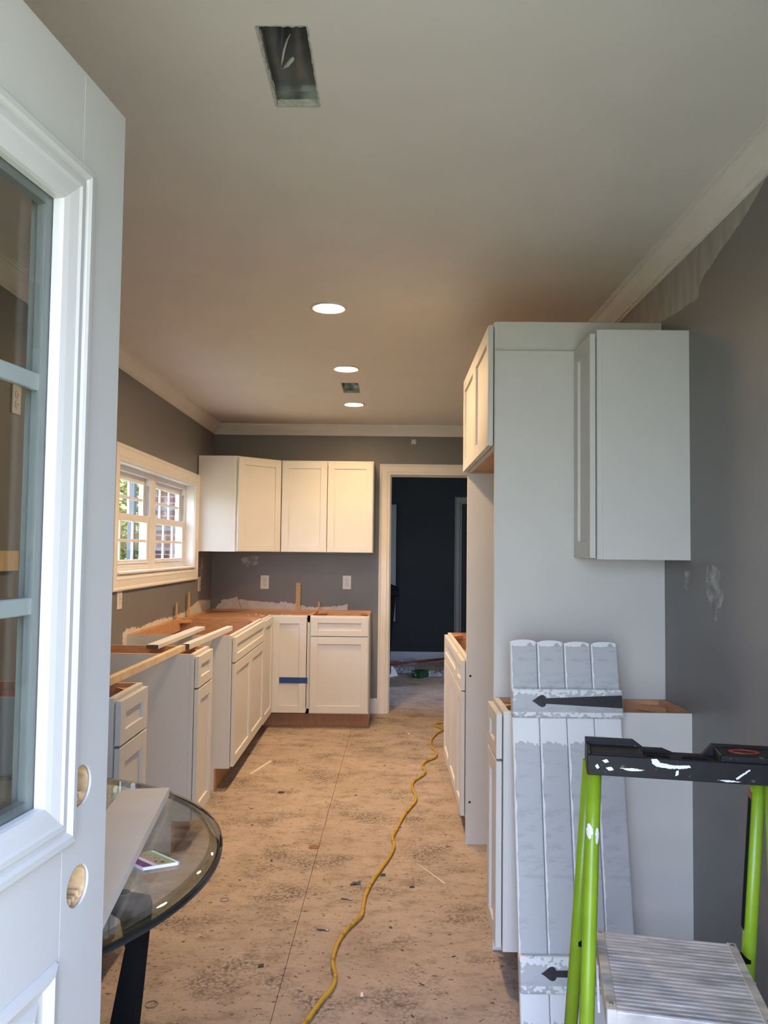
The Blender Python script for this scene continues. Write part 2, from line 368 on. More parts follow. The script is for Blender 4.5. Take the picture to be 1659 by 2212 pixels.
# far room beyond the doorway
struct(MB().box(-66, 70, 401, 405, -0.75, 103.6).build('wall_far_back', DWALL))
struct(wall_cells(MB(), 276, 401, -0.75, 103.6, -4, 0, [(288, 318, 36, 76)]).build('wall_far_left', DWALL, None, (-61.5, 0, 0), (0, 0, math.radians(90))))
struct(MB().box(60, 64, 275, 401, -0.75, 103.6).build('wall_far_right', DWALL))
struct(MB().box(-66, 64, 275.4, 402, ZC, 103).build('ceiling_far', CEIL))
portal('far_window_portal', (-62, 303, 56), (0, math.radians(-90), 0), 40, 30)

# ceiling with two cut-outs for air registers
V1 = (-11.5, -7.3, 63.0, 74.8); V2 = (-13.1, -8.6, 201.4, 214.2)
ce = MB()
wall_cells(ce, -66, 44, 0, 276, 0, 0.6, [V1, V2])
cl = ce.bm
for v in cl.verts: v.co = Vector((v.co.x, v.co.z, ZC + v.co.y))
ceil = struct(ce.build('ceiling', CEIL))
struct(MB().box(-66, 64, 2, 276, 103.2, 104).build('ceiling_deck', RAWW))

# ------------------------------------------------------------------ trims: crown, casings, baseboards
CROWN = [(0.74 * a_, b_) for a_, b_ in [(0, 0), (0, -3.6), (-0.35, -3.6), (-0.45, -3.3), (-0.75, -3.2), (-0.8, -2.9), (-1.3, -2.45), (-2.0, -1.8), (-2.5, -1.1), (-2.75, -0.75), (-3.05, -0.7), (-3.1, -0.3), (-3.3, -0.28), (-3.3, 0)]]
def crown(name, loc, rz, x0, x1):
    return struct(MB().prism([(y, ZC + z + 0.0) for y, z in CROWN], 0, x0, x1).build(name, TRIM, None, loc, (0, 0, rz)))
crown('trim_1', (XL, 150, 0), LROT, -141, 121)
crown('trim_2', (0, YB, 0), 0, -60.9, XR)
crown('trim_3', (XR, 150, 0), RROT, -121, 141)
CASE = [(0, 0), (0, -0.75), (0.35, -0.85), (0.7, -0.72), (0.8, -0.6), (2.2, -0.55), (2.5, -0.62), (2.8, -0.5), (3.1, -0.42), (3.5, -0.42), (3.55, -0.1), (3.55, 0)]
def casing3(name, x0, x1, ztop, z0, loc, rz, prof, w):
    # door casing: two legs and a head, mitred (x0,x1,ztop are the outer edges)
    mb = MB(); L = []
    for d, y in prof: L.append([(x0 + d, y, z0), (x0 + d, y, ztop - d), (x1 - d, y, ztop - d), (x1 - d, y, z0)])
    mb.loops(L, 0, False)
    return mb.build(name, TRIM, None, loc, (0, 0, rz))
dk = struct(casing3('door_1', DX0 - 3.65, DX1 + 3.65, DZ1 + 3.65, 0, (0, YB, 0), 0, CASE, 3.55))
j = MB(); j.box(DX0 - 0.6, DX0, -0.1, 4.7, 0, DZ1); j.box(DX1, DX1 + 0.6, -0.1, 4.7, 0, DZ1); j.box(DX0 - 0.6, DX1 + 0.6, -0.1, 4.7, DZ1, DZ1 + 0.6)
j.build('door_jamb', TRIM, dk)
s = MB(); s.box(DX0, DX0 + 0.45, 1.8, 3.2, 0, DZ1); s.box(DX1 - 0.45, DX1, 1.8, 3.2, 0, DZ1); s.box(DX0 + 0.45, DX1 - 0.45, 1.8, 3.2, DZ1 - 0.45, DZ1)
s.build('door_stop', TRIM, dk)
BASEP = [(0, 0), (-0.6, 0), (-0.6, 4.0), (-0.45, 4.3), (-0.3, 4.8), (0, 5.0)]
struct(MB().prism(BASEP, 0, -6.2, -3.8).build('baseboard_back', TRIM, None, (0, YB, 0)))
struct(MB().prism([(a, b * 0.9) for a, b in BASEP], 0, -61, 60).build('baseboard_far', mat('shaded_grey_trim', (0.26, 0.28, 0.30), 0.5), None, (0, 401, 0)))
struct(MB().prism(BASEP, 0, -56, -1).build('baseboard_right', TRIM, None, (XR, 100, 0), (0, 0, RROT)).__class__ and MB().prism(BASEP, 0, 48.4, 141).build('baseboard_right', TRIM, None, (XR, 150, 0), (0, 0, RROT))) if False else struct(MB().prism(BASEP, 0, 48.6, 141).build('baseboard_right', TRIM, None, (XR, 150, 0), (0, 0, RROT)))
# door frame strip and tall panel on the far room's back wall
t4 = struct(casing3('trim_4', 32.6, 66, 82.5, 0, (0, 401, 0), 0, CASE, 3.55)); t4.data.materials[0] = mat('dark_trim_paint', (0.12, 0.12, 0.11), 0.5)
MB().box(36.2, 59, -0.3, 0, 0, 78.9).build('door_leaf', DWALL, t4)
cp = thing('wall_panel', 'tall grey flat panel fixed on the dark far room wall behind the black bin', 'panel', (0, 401, 0))
MB().box(-20, 3.2, -0.9, -0.05, 19.5, 78.3, 0, 0.1).build('panel_face', mat('grey_panel', (0.16, 0.18, 0.19), 0.4), cp)
MB().box(3.2, 3.8, -1.4, -0.05, 19.0, 78.6).build('panel_edge', DARK, cp)

# ------------------------------------------------------------------ paint and filler patches (children of their walls)
def patch(name, poly, parent, m, amp=0.25, th=0.012, skip=()):
    return MB().prism(ragged(poly, amp, 0.4, skip), 1, -th, 0.0).build(name, m, parent)
patch('primer_patch', [(-59.9, 33.0), (-58.2, 36.0), (-57.2, 36.6), (-57.2, 37.4), (-52.2, 38.4), (-52.0, 39.8), (-51.4, 37.7), (-45.8, 37.2), (-37.1, 36.7), (-37.1, 37.3), (-31.6, 36.4), (-28.4, 35.5), (-23.7, 35.3), (-16.6, 36.0), (-14.1, 36.5), (-14.4, 33)], wb, PRIMER, 0.22, skip=(15,))
patch('primer_patch', [(28.8, 20), (28.9, 35.3), (31, 36.2), (35.5, 36.4), (40.9, 35.6), (56.5, 36.3), (72.5, 35.8), (85.5, 36.1), (96, 37.6), (104, 38.4), (112, 38), (119.5, 37.4), (120, 20)], wl, PRIMER, 0.3, skip=(11, 12))
patch('filler_patch', [(-50.5, 51.8), (-47, 52.6), (-44.5, 52.4), (-44.6, 50.3), (-47.6, 48.9), (-50.2, 49.4)], wb, SPACK, 0.35)
patch('filler_patch', [(7.0, 91.4), (8.6, 91.6), (8.5, 93.1), (7.0, 93.0)], wb, PRIMER, 0.12)
def rp(pts): return [(150 - y, z) for y, z in pts]
patch('primer_patch', rp([(150, 94.2), (150, 88.2), (113.4, 88.3), (106, 87.6), (102.2, 87.5), (99.2, 87.3), (99.0, 88.6), (97.4, 89.6), (95, 90.0), (92.1, 90.8), (86.0, 92.1), (80.7, 94.1)]), wr, mat('thin_primer', (0.36, 0.345, 0.325), 0.6, 0.18, 5, stretch=(4, 1, 1)), 0.10, skip=(11, 0, 1))
patch('filler_patch', rp([(97.5, 53.4), (95.5, 53.5), (93.8, 53.0), (93.0, 51.8), (92.5, 50.2), (93.2, 48.9), (94.5, 48.2), (94.6, 47), (95.3, 46.7), (95.9, 48.3), (96.9, 49.4), (97.7, 50.6), (97.6, 51.8)]), wr, SPACK, 0.18)
patch('filler_patch', rp([(104.6, 52.6), (103.3, 52.7), (102.4, 52.3), (102.6, 50.5), (103.6, 50.0), (104.8, 50.6)]), wr, SPACK, 0.18)
patch('filler_patch', [(103.5, 46), (104.5, 52), (107, 52.8), (109, 50), (108, 46.5), (106, 45)], wl, SPACK, 0.35)

# ------------------------------------------------------------------ window over the sink
wn = frame_at('window_1', (XL, 150, 0), LROT)
MB().frame(WX0 - 3.6, WX1 + 3.6, WZ0 - 3.6, WZ1 + 3.6, [(d * 1.01, y) for d, y in CASE] + [(3.75, 0.0)]).build('window_casing', TRIM, wn)
jb = MB()
for a in ((WX0 - 0.4, WX0, WZ0 - 0.4, WZ1 + 0.4), (WX1, WX1 + 0.4, WZ0 - 0.4, WZ1 + 0.4), (WX0, WX1, WZ0 - 0.4, WZ0), (WX0, WX1, WZ1, WZ1 + 0.4)): jb.box(a[0], a[1], -0.3, 5.6, a[2], a[3])
jb.build('window_jamb', TRIM, wn)
MB().box(WX0, WX1, -0.9, 3.2, WZ0, WZ0 + 0.5, 0, 0.08).build('window_sill', TRIM, wn)
MXC = 59.0
MB().box(MXC - 1.6, MXC + 1.6, 2.6, 5.4, WZ0 + 0.5, WZ1, 0, 0.06).build('mullion', TRIM, wn)
def sash(x0, x1, z0, z1, y0, nm):
    st, th = 1.7, 1.1; m = MB()
    m.box(x0, x0 + st, y0, y0 + th, z0, z1, 0, 0.05); m.box(x1 - st, x1, y0, y0 + th, z0, z1, 0, 0.05)
    m.box(x0 + st, x1 - st, y0, y0 + th, z0, z0 + st, 0, 0.05); m.box(x0 + st, x1 - st, y0, y0 + th, z1 - st, z1, 0, 0.05)
    s = m.build('sash', TRIM, wn)
    gx0, gx1, gz0, gz1 = x0 + st, x1 - st, z0 + st, z1 - st
    for k in (1, 2):
        c = gx0 + (gx1 - gx0) * k / 3; MB().box(c - 0.35, c + 0.35, y0 + 0.35, y0 + 0.85, gz0, gz1, 0, 0.06).build('muntin', TRIM, s)
    c = (gz0 + gz1) / 2; MB().box(gx0, gx1, y0 + 0.3, y0 + 0.9, c - 0.35, c + 0.35, 0, 0.06).build('muntin', TRIM, s)
    MB().box(gx0, gx1, y0 + 0.55, y0 + 0.65, gz0, gz1).build('pane', WGLASS, s)
for ux0, ux1 in ((WX0, MXC - 1.6), (MXC + 1.6, WX1)):
    m = MB()                                             # unit frame with its sash tracks
    for a, b in ((ux0, ux0 + 0.7), (ux1 - 0.7, ux1)): m.box(a, b, 2.7, 5.4, WZ0 + 0.5, WZ1)
    m.box(ux0 + 0.7, ux1 - 0.7, 2.7, 5.4, WZ1 - 1.2, WZ1); m.box(ux0 + 0.7, ux1 - 0.7, 2.7, 5.4, WZ0 + 0.5, WZ0 + 1.3)
    m.box(ux0 + 0.7, ux0 + 1.0, 2.9, 4.0, 63.0, WZ1 - 1.2); m.box(ux1 - 1.0, ux1 - 0.7, 2.9, 4.0, 63.0, WZ1 - 1.2)
    m.build('sash_frame', TRIM, wn)
    for xx in (ux0 + 1.0, ux1 - 1.12): MB().box(xx, xx + 0.12, 3.0, 3.7, 63.2, 71.0).build('sash_track', mat('grey_track', (0.3, 0.29, 0.28), 0.5), wn)
    sash(ux0 + 0.75, ux1 - 0.75, 61.3, WZ1 - 1.2, 4.1, 'upper'); sash(ux0 + 0.75, ux1 - 0.75, WZ0 + 1.3, 63.0, 2.9, 'lower')
    MB().box(ux0 + 2, ux1 - 2, 2.5, 2.95, WZ0 + 2.1, WZ0 + 2.35, 0, 0.05).build('lift_rail', TRIM, wn)

# ------------------------------------------------------------------ cabinets
def shaker(nm, w, h, parent, loc, rot=(0, 0, 0), st=2.2, rail=None):
    rail = rail or st; y0, y1 = -0.87, -0.12; m = MB(); b = 0.05
    m.box(0, st, y0, y1, 0, h, 0, b); m.box(w - st, w, y0, y1, 0, h, 0, b)
    m.box(st - 0.02, w - st + 0.02, y0, y1, 0, rail, 0, b); m.box(st - 0.02, w - st + 0.02, y0, y1, h - rail, h, 0, b)
    d = m.build(nm, WHITE, parent, loc, rot)
    MB().box(st - 0.1, w - st + 0.1, y0 + 0.36, y1 - 0.1, rail - 0.1, h - rail + 0.1).build('center_panel', WHITE, d)
    return d
def base_cab(label, w, loc, rz, drawers=(), doors=(), d=24.0, low=0.0, group=None, name='base_cabinet', kick=True):
    # origin: floor under the left end of the face frame; front looks to local -y; low = how far the sides run below
    r = thing(name, label, 'cabinet', loc, (0, 0, rz), group)
    side = [(0.0, 4.5), (0.78, 4.5), (3.0, 4.5), (3.0, -low), (d, -low), (d, 34.5), (0.78, 34.5), (0.78, 34.0), (0.0, 34.0)]
    side = [(0.72, 4.5), (3.0, 4.5), (3.0, -low), (d, -low), (d, 34.5), (0.72, 34.5)]
    MB().prism(side, 0, 0.03, 0.6, 0, {'hi': 1, 5: 0, 4: 1}).build('side_panel', [WHITE, WOOD], r)
    MB().prism(side, 0, w - 0.6, w - 0.03, 0, {'lo': 1, 5: 0, 4: 1}).build('side_panel', [WHITE, WOOD], r)
    m = MB()                                             # face frame
    m.box(0, 1.5, 0, 0.74, 4.5, 34.5, 0, 0.04); m.box(w - 1.5, w, 0, 0.74, 4.5, 34.5, 0, 0.04)
    m.box(1.5, w - 1.5, 0, 0.74, 33.0, 34.5); m.box(1.5, w - 1.5, 0, 0.74, 4.5, 6.0); m.box(1.5, w - 1.5, 0, 0.74, 27.4, 28.9)
    m.build('face_frame', WHITE, r)
    MB().box(0.6, w - 0.6, d - 0.5, d, 4.5, 34.5).build('back_panel', WOOD, r)
    MB().box(0.6, w - 0.6, 0.74, d - 0.5, 4.5, 5.1).build('bottom_panel', WOOD, r)
    if kick: MB().box(0.01, w - 0.01, 2.94, 3.4, -low, 4.5).build('toe_kick', KICK, r)
    m = MB(); m.box(0.6, w - 0.6, d - 1.25, d - 0.5, 31.0, 34.4); m.build('hanging_rail', WOOD, r)
    for cx, cy, sx, sy in ((0.6, 0.76, 1, 1), (w - 0.6, 0.76, -1, 1), (0.6, d - 1.25, 1, -1), (w - 0.6, d - 1.25, -1, -1)):
        MB().prism([(cx, cy), (cx + 3 * sx, cy), (cx, cy + 3 * sy)], 2, 33.2, 33.9).build('corner_brace', WOOD, r)
    if 20 < w < 40: MB().box(0.6, w - 0.6, 9.5, 13.0, 33.6, 34.3).build('cross_brace', WOOD, r)
    for x0, x1 in drawers: shaker('drawer_front', x1 - x0, 5.7, r, (x0, 0, 28.35), st=2.0 if x1 - x0 < 14 else 2.2, rail=1.75)
    for x0, x1, z0, z1 in doors: shaker('door', x1 - x0, z1 - z0, r, (x0, 0, z0))
    return r
def wall_cab(label, w, loc, rz, d, z0, z1, doors, bottom=WHITE, group=None, name='wall_cabinet'):
    r = thing(name, label, 'cabinet', loc, (0, 0, rz), group)
    MB().box(0.03, 0.6, 0.72, d, z0, z1, 0, 0, {'+x': 1}).build('side_panel', [WHITE, WOOD], r)
    MB().box(w - 0.6, w - 0.03, 0.72, d, z0, z1, 0, 0, {'-x': 1}).build('side_panel', [WHITE, WOOD], r)
    m = MB(); m.box(0, 1.5, 0, 0.74, z0, z1, 0, 0.04); m.box(w - 1.5, w, 0, 0.74, z0, z1, 0, 0.04); m.box(1.5, w - 1.5, 0, 0.74, z1 - 1.5, z1); m.box(1.5, w - 1.5, 0, 0.74, z0, z0 + 1.5)
    m.build('face_frame', WHITE, r)
    MB().box(0.6, w - 0.6, 0.74, d - 0.3, z1 - 0.6, z1 - 0.05).build('top_panel', WOOD, r)
    MB().box(0.6, w - 0.6, 0.74, d - 0.3, z0 + 0.35, z0 + 0.9).build('bottom_panel', bottom, r)
    MB().box(0.6, w - 0.6, d - 0.3, d - 0.02, z0, z1).build('back_panel', WOOD, r)
    for x0, x1 in doors: shaker('door', x1 - x0, z1 - z0 - 0.6, r, (x0, 0, z0 + 0.15))
    return r
D0, D1 = 4.85, 28.05
def lface(y): return (xl(y) + 24, y)
# left run
base_cab('narrow white base cabinet with one drawer, nearest the glass table on the left', 12.3, (*lface(102.3), 1.0), LROT, [(0.3, 12.0)], [(0.3, 12.0, D0, D1)], low=1.0)
base_cab('narrow white base cabinet standing alone between the two gaps of the left run', 12.6, (*lface(145.6), 1.0), LROT, [(0.3, 12.3)], [(0.3, 12.3, D0, D1)], low=1.0)
base_cab('wide white sink base cabinet under the window, with two doors', 45.6, (*lface(182.0), 0.55), LROT, [(0.4, 45.2)], [(0.4, 22.7, D0, D1), (22.9, 45.2, D0, D1)], low=0.55, name='sink_base_cabinet')
# base corner cabinet
CYF = YB - 24.0; CXF = xl(246) + 24.0
cc = thing('corner_base_cabinet', 'white corner base cabinet with a strip of blue tape on its folding door', 'cabinet', (xl(250), YB, 0))
def C(x, y): return (x - xl(250), y - YB)
L1 = -24.47; yl = 228.2
o_ = [C(xl(yl) + 0.1, yl), C(CXF - 0.02 + 0.15, yl), C(CXF, CYF), C(L1, CYF), C(L1, YB - 0.1), C(xl(YB) + 0.2, YB - 0.1)]
MB().prism(o_, 2, 33.2, 33.8).build('top_deck', mat('pinkish_ply', (0.42, 0.235, 0.14), 0.6, 0.14, 8), cc)
MB().prism(o_, 2, 4.5, 5.1).build('bottom_panel', WOOD, cc)
rr = MB()
for (a, b) in ((0, 5), (5, 4), (4, 3)):
    p, q = Vector((*o_[a], 0)), Vector((*o_[b], 0)); dd = (q - p).normalized(); nn = Vector((-dd.y, dd.x, 0)); cen = Vector((10, -14, 0))
    if nn.dot(cen - p) < 0: nn = -nn
    p2, q2 = p + nn * 0.7, q + nn * 0.7
    rr.prism([(p.x, p.y), (q.x, q.y), (q2.x, q2.y), (p2.x, p2.y)], 2, 33.8, 34.5)
rr.build('top_rail', WOOD, cc)
ww = MB(); p0 = C(xl(yl) + 0.2, yl); ww.box(p0[0], p0[0] + 0.5, p0[1], -0.2, 0, 33.2); ww.box(p0[0], C(L1, 0)[0], -0.7, -0.2, 0, 33.2)
ww.build('back_panel', WOOD, cc)
kk = MB(); a = C(CXF - 3.0, yl); b = C(CXF - 3.0, CYF + 3.0); c = C(L1, CYF + 3.0)
kk.box(a[0] - 0.5, a[0], a[1], b[1] + 0.5, 0, 4.5); kk.box(a[0], c[0], b[1], b[1] + 0.5, 0, 4.5); kk.build('toe_kick', KICK, cc)
ffm = MB(); p = C(CXF, yl); q = C(CXF, CYF)
ffm.box(p[0] - 0.74, p[0], p[1], q[1] + 0.7, 32.4, 34.5); ffm.box(p[0] - 0.74, p[0], p[1], q[1] + 0.7, 4.5, 6); ffm.box(p[0] - 0.74, p[0], p[1], p[1] + 0.8, 4.5, 34.5)
ffm.box(q[0], C(L1, 0)[0], q[1], q[1] + 0.74, 32.4, 34.5); ffm.box(q[0], C(L1, 0)[0], q[1], q[1] + 0.74, 4.5, 6); ffm.box(C(L1, 0)[0] - 0.8, C(L1, 0)[0], q[1], q[1] + 0.74, 4.5, 34.5)
ffm.build('face_frame', WHITE, cc)
MB().prism([(q[1] + 0.74, 4.5), (q[1] + 3.4, 4.5), (q[1] + 3.4, 0), (-0.2, 0), (-0.2, 34.3), (q[1] + 0.74, 34.3)], 0, C(L1, 0)[0] - 0.6, C(L1, 0)[0] - 0.02).build('side_panel', [WHITE], cc)
shaker('door', 16.6, 29.4, cc, C(CXF, yl + 0.7) + (4.8,), (0, 0, LROT))
shaker('door', 10.5, 29.4, cc, C(CXF + 0.55, CYF) + (4.8,))
# back run
base_cab('white base cabinet with one wide drawer beside the doorway', 18.4, (-24.45, CYF, 0), 0, [(0.3, 18.1)], [(0.3, 18.1, D0, D1)])
wall_cab('white two-door wall cabinet beside the doorway', 30.2, (-35.7, YB - 12, 0), 0, 12, 54, 84, [(0.25, 15.0), (15.2, 29.95)])
# diagonal corner wall cabinet
dg = thing('corner_wall_cabinet', 'white diagonal corner wall cabinet beside the window', 'cabinet', (xl(258), YB, 0))
X0 = xl(258); A_ = (-60.25 + 0.05, 246.9); B_ = (-48.4, 246.9); C_ = (-36.0, YB - 12.0); D_ = (-36.0, YB - 0.05); E_ = (xl(YB) + 0.25, YB - 0.05)
def dl(p): return (p[0] - X0, p[1] - YB)
pl = [dl(p) for p in ((A_[0] + 0.4, A_[1] + 0.4), (B_[0] - 0.2, B_[1] + 0.4), (C_[0] - 0.4, C_[1] + 0.2), (D_[0] - 0.4, D_[1] - 0.1), E_)]
MB().prism(pl, 2, 54.02, 54.7).build('bottom_panel', WHITE, dg); MB().prism(pl, 2, 83.2, 83.97).build('top_panel', WOOD, dg)
def slab(a, b, th, z0, z1, nm, mt=WHITE, inward=(6, -8)):
    a, b = Vector(dl(a)), Vector(dl(b)); dd = (b - a).normalized(); nn = Vector((-dd.y, dd.x))
    if nn.dot(Vector(inward) - a) < 0: nn = -nn
    MB().prism([(a.x, a.y), (b.x, b.y), (b.x + nn.x * th, b.y + nn.y * th), (a.x + nn.x * th, a.y + nn.y * th)], 2, z0, z1).build(nm, mt, dg)
slab(A_, (B_[0] - 0.9, B_[1]), 0.6, 54, 84, 'side_panel'); slab(C_, D_, 0.6, 54, 84, 'side_panel')
ang = math.atan2(C_[1] - B_[1], C_[0] - B_[0]); LL = math.hypot(C_[0] - B_[0], C_[1] - B_[1])
fx = MB(); fx.box(0, 1.5, 0, 0.74, 54, 84); fx.box(LL - 1.5, LL, 0, 0.74, 54, 84); fx.box(1.5, LL - 1.5, 0, 0.74, 82.5, 84); fx.box(1.5, LL - 1.5, 0, 0.74, 54, 55.5)
fx.build('face_frame', WHITE, dg, dl(B_) + (0,), (0, 0, ang))
MB().box(-0.95, 0.0, -0.06, 0.68, 54, 84, 0, 0.04).build('stile', WHITE, dg, dl(B_) + (0,))
shaker('door', LL - 0.9, 29.4, dg, (dl(B_)[0] + 0.5 * math.cos(ang), dl(B_)[1] + 0.5 * math.sin(ang), 54.15), (0, 0, ang))
# right run
RFX = XR - 24
base_cab('narrow white base cabinet with a small drawer behind the grey shutter', 9.6, (RFX, 112.1, 0), RROT, [(0.3, 9.2)], [(0.3, 9.2, D0, D1)])
wall_cab('narrow white wall cabinet above the grey shutter', 9.5, (XR - 12, 112.1, 0), RROT, 12, 54, 84, [(0.3, 9.2)])
pn = tag(MB().box(0, 24, 0, 0.75, 0, 83.6, 0, 0.04).build('refrigerator_side_panel', WHITE, None, (RFX, 112.2, 0)), 'tall white cabinet end panel behind the narrow wall cabinet, nearer side of the refrigerator opening', 'panel')
FP = thing('refrigerator_end_panel', 'tall white cabinet end panel with dark holes, far side of the refrigerator opening', 'panel', (RFX, 151.6, 0))
MB().box(0, 24, 0, 0.75, 0, 69.85, 0, 0.04).build('panel_board', WHITE, FP)
for zz in (7.8, 31.3): MB().tube([(0.75, 0.12, zz), (0.75, -0.02, zz)], 0.22, 12).build('screw_hole', DARK, FP)
wall_cab('deep white two-door cabinet above the refrigerator opening', 39.3, (RFX, 152.35, 0), RROT, 24, 69.9, 88.0, [(0.3, 19.55), (19.75, 39.0)], WOOD, name='refrigerator_wall_cabinet')
base_cab('white base cabinet with one narrow drawer beyond the refrigerator end panel', 11.6, (RFX, 164.1, 0), RROT, [(0.3, 11.3)], [(0.3, 11.3, D0, D1)])
base_cab('white two-door base cabinet at the far end of the right run', 36.0, (RFX, 200.2, 0), RROT, [(0.3, 35.7)], [(0.3, 17.9, D0, D1), (18.1, 35.7, D0, D1)])

# things lying on the open cabinets
def stick(name, label, cat, p, q, w, h, m=RAWW, end=None):
    p, q = Vector(p), Vector(q); dd = (q - p); L = dd.length
    mb = MB().box(0, L, -w / 2, w / 2, 0, h, 0, 0.03, {'-x': 1})
    o = mb.build(name, [m, end or m], None, p, (0, -math.asin(dd.z / L), math.atan2(dd.y, dd.x)))
    return tag(o, label, cat)
ENDG = mat('cut_end_wood', (0.10, 0.075, 0.045), 0.8, 0.3, 60)
stick('filler_strip', 'wide white filler strip bridging the gap to the sink base cabinet', 'strip', (-45.0, 151.6, 35.62), (-45.9, 193.6, 35.12), 2.3, 0.8, WHITE, ENDG)
stick('filler_strip', 'narrower white filler strip bridging the same gap, close to the cabinet fronts', 'strip', (-38.5, 151.2, 35.62), (-38.5, 192.6, 35.12), 1.4, 1.1, WHITE, ENDG)
stick('wood_strip', 'pale wood strip bridging the wide gap between the two narrow base cabinets', 'strip', (-39.2, 111.0, 35.52), (-38.9, 150.6, 35.52), 0.95, 1.1, mat('pale_strip', (0.62, 0.49, 0.33), 0.6, 0.12, 20), ENDG)
stick('wood_strip', 'thin wood strip lying on the top of the corner base cabinet', 'strip', (-54.5, 232.5, 33.82), (-41, 235.0, 33.82), 1.2, 0.5, RAWW)
for k in range(26):
    pass
cr_ = MB()
for k in range(26):
    a = random.uniform(-46, -30); b = random.uniform(250, 262); r_ = random.uniform(0.12, 0.4)
    cr_.box(a, a + r_, b, b + r_ * 0.7, 33.81, 33.81 + random.uniform(0.08, 0.2))
tag(cr_.build('plaster_crumbs', PAPER), 'white plaster crumbs scattered on the corner base cabinet top', 'debris', kind='stuff')
SH = mat('shim_wood', (0.56, 0.37, 0.17), 0.6, 0.12, 20, stretch=(1, 1, 5))
def shim(label, x, y, z0, z1, w, t, rz):
    mb = MB().prism([(-t / 2, 0), (t / 2, 0), (t / 6, z1 - z0), (-t / 6, z1 - z0)], 0, -w / 2, w / 2)
    tag(mb.build('wood_shim', SH, None, (x, y, z0), (0, 0, rz)), label, 'shim')
shim('wooden shim upright against the left wall, nearer of the two there', xl(222.5) + 0.75, 222.5, 31.5, 39.6, 1.4, 0.4, LROT)
shim('wooden shim upright against the left wall, farther and taller of the two there', xl(236) + 0.9, 236, 33.9, 41.9, 1.4, 0.4, LROT)
shim('tall wooden shim upright against the back wall under the left outlet', -31.0, YB - 0.4, 31.5, 43.6, 1.5, 0.5, 0)
shim('short wooden shim against the back wall behind the joint of two cabinets', -23.9, YB - 0.4, 31.5, 37.3, 0.7, 0.5, 0)
tag(MB().box(-33.6, -24.9, 0, 0.02, 0, 1.8).build('tape_strip', TAPE, None, (0, CYF - 0.90, 13.8)), 'strip of blue tape across the corner cabinet door', 'tape')

# ------------------------------------------------------------------ outlets
def outlet(label, loc, rz, w=2.9, h=4.6, decor=False):
    r = thing('wall_outlet', label, 'outlet', loc, (0, 0, rz))
    MB().box(-w / 2, w / 2, -0.25, 0, -h / 2, h / 2, 0, 0.08).build('cover_plate', PLATE, r)
    if decor:
        f = MB().box(-0.65, 0.65, -0.36, -0.25, -1.3, 1.3, 0, 0.04).build('socket', PLATE, r)
        d = MB(); d.box(-0.35, 0.35, -0.42, -0.36, -0.22, -0.02); d.box(-0.35, 0.35, -0.42, -0.36, 0.05, 0.25); d.build('test_button', mat('grey_button', (0.35, 0.33, 0.3), 0.5), f)
        zs = (0.75, -0.75)
        sl = MB()
        for z in zs: sl.box(-0.27, -0.2, -0.375, -0.355, z - 0.15, z + 0.17); sl.box(0.2, 0.27, -0.375, -0.355, z - 0.15, z + 0.17); sl.box(-0.08, 0.08, -0.375, -0.355, z - 0.38, z - 0.22)
        sl.build('slots', DARK, f)
    else:
        for z in (0.77, -0.77):
            f = MB().prism([(0.68 * math.cos(a), z + 0.56 * math.sin(a)) for a in [2 * math.pi * k / 20 for k in range(20)]], 1, -0.35, -0.24).build('socket', PLATE, r)
            e = MB().prism([(0.72 * math.cos(a), z + 0.60 * math.sin(a)) for a in [2 * math.pi * k / 20 for k in range(20)]], 1, -0.262, -0.24).build('socket_gap', DARK, f)
            sl = MB(); sl.box(-0.30, -0.2, -0.37, -0.345, z - 0.08, z + 0.27); sl.box(0.2, 0.30, -0.37, -0.345, z - 0.05, z + 0.24); sl.box(-0.1, 0.1, -0.37, -0.345, z - 0.36, z - 0.18); sl.build('slots', DARK, f)
        MB().tube([(0, -0.24, 0), (0, -0.30, 0)], 0.1, 8).build('screw', STEEL, r)
    return r
outlet('white duplex outlet on the back wall, left of the two', (-42.5, YB, 43.7), 0)
outlet('white duplex outlet on the back wall, nearest the doorway', (-14.5, YB, 43.9), 0)
outlet('square-faced white outlet under the near end of the window casing', (xl(175.6), 175.6, 43.5), LROT, 3.1, 4.6, True)
outlet('white outlet plate on the left wall in the corner beyond the window', (xl(252.3), 252.3, 43.6), LROT)
outlet('white outlet high on the left wall, seen through the entry door glass', (xl(123.6), 123.6, 77.9), LROT)
tag(MB().box(70, 125, -0.75, 0, 51.0, 54.1, 0, 0.04).build('ledger_board', mat('pine_ledger', (0.60, 0.45, 0.27), 0.6, 0.12, 8, stretch=(5, 1, 1)), None, (xl(0), 0, 0), (0, 0, LROT)), 'pale wood ledger board screwed level to the left wall', 'board')

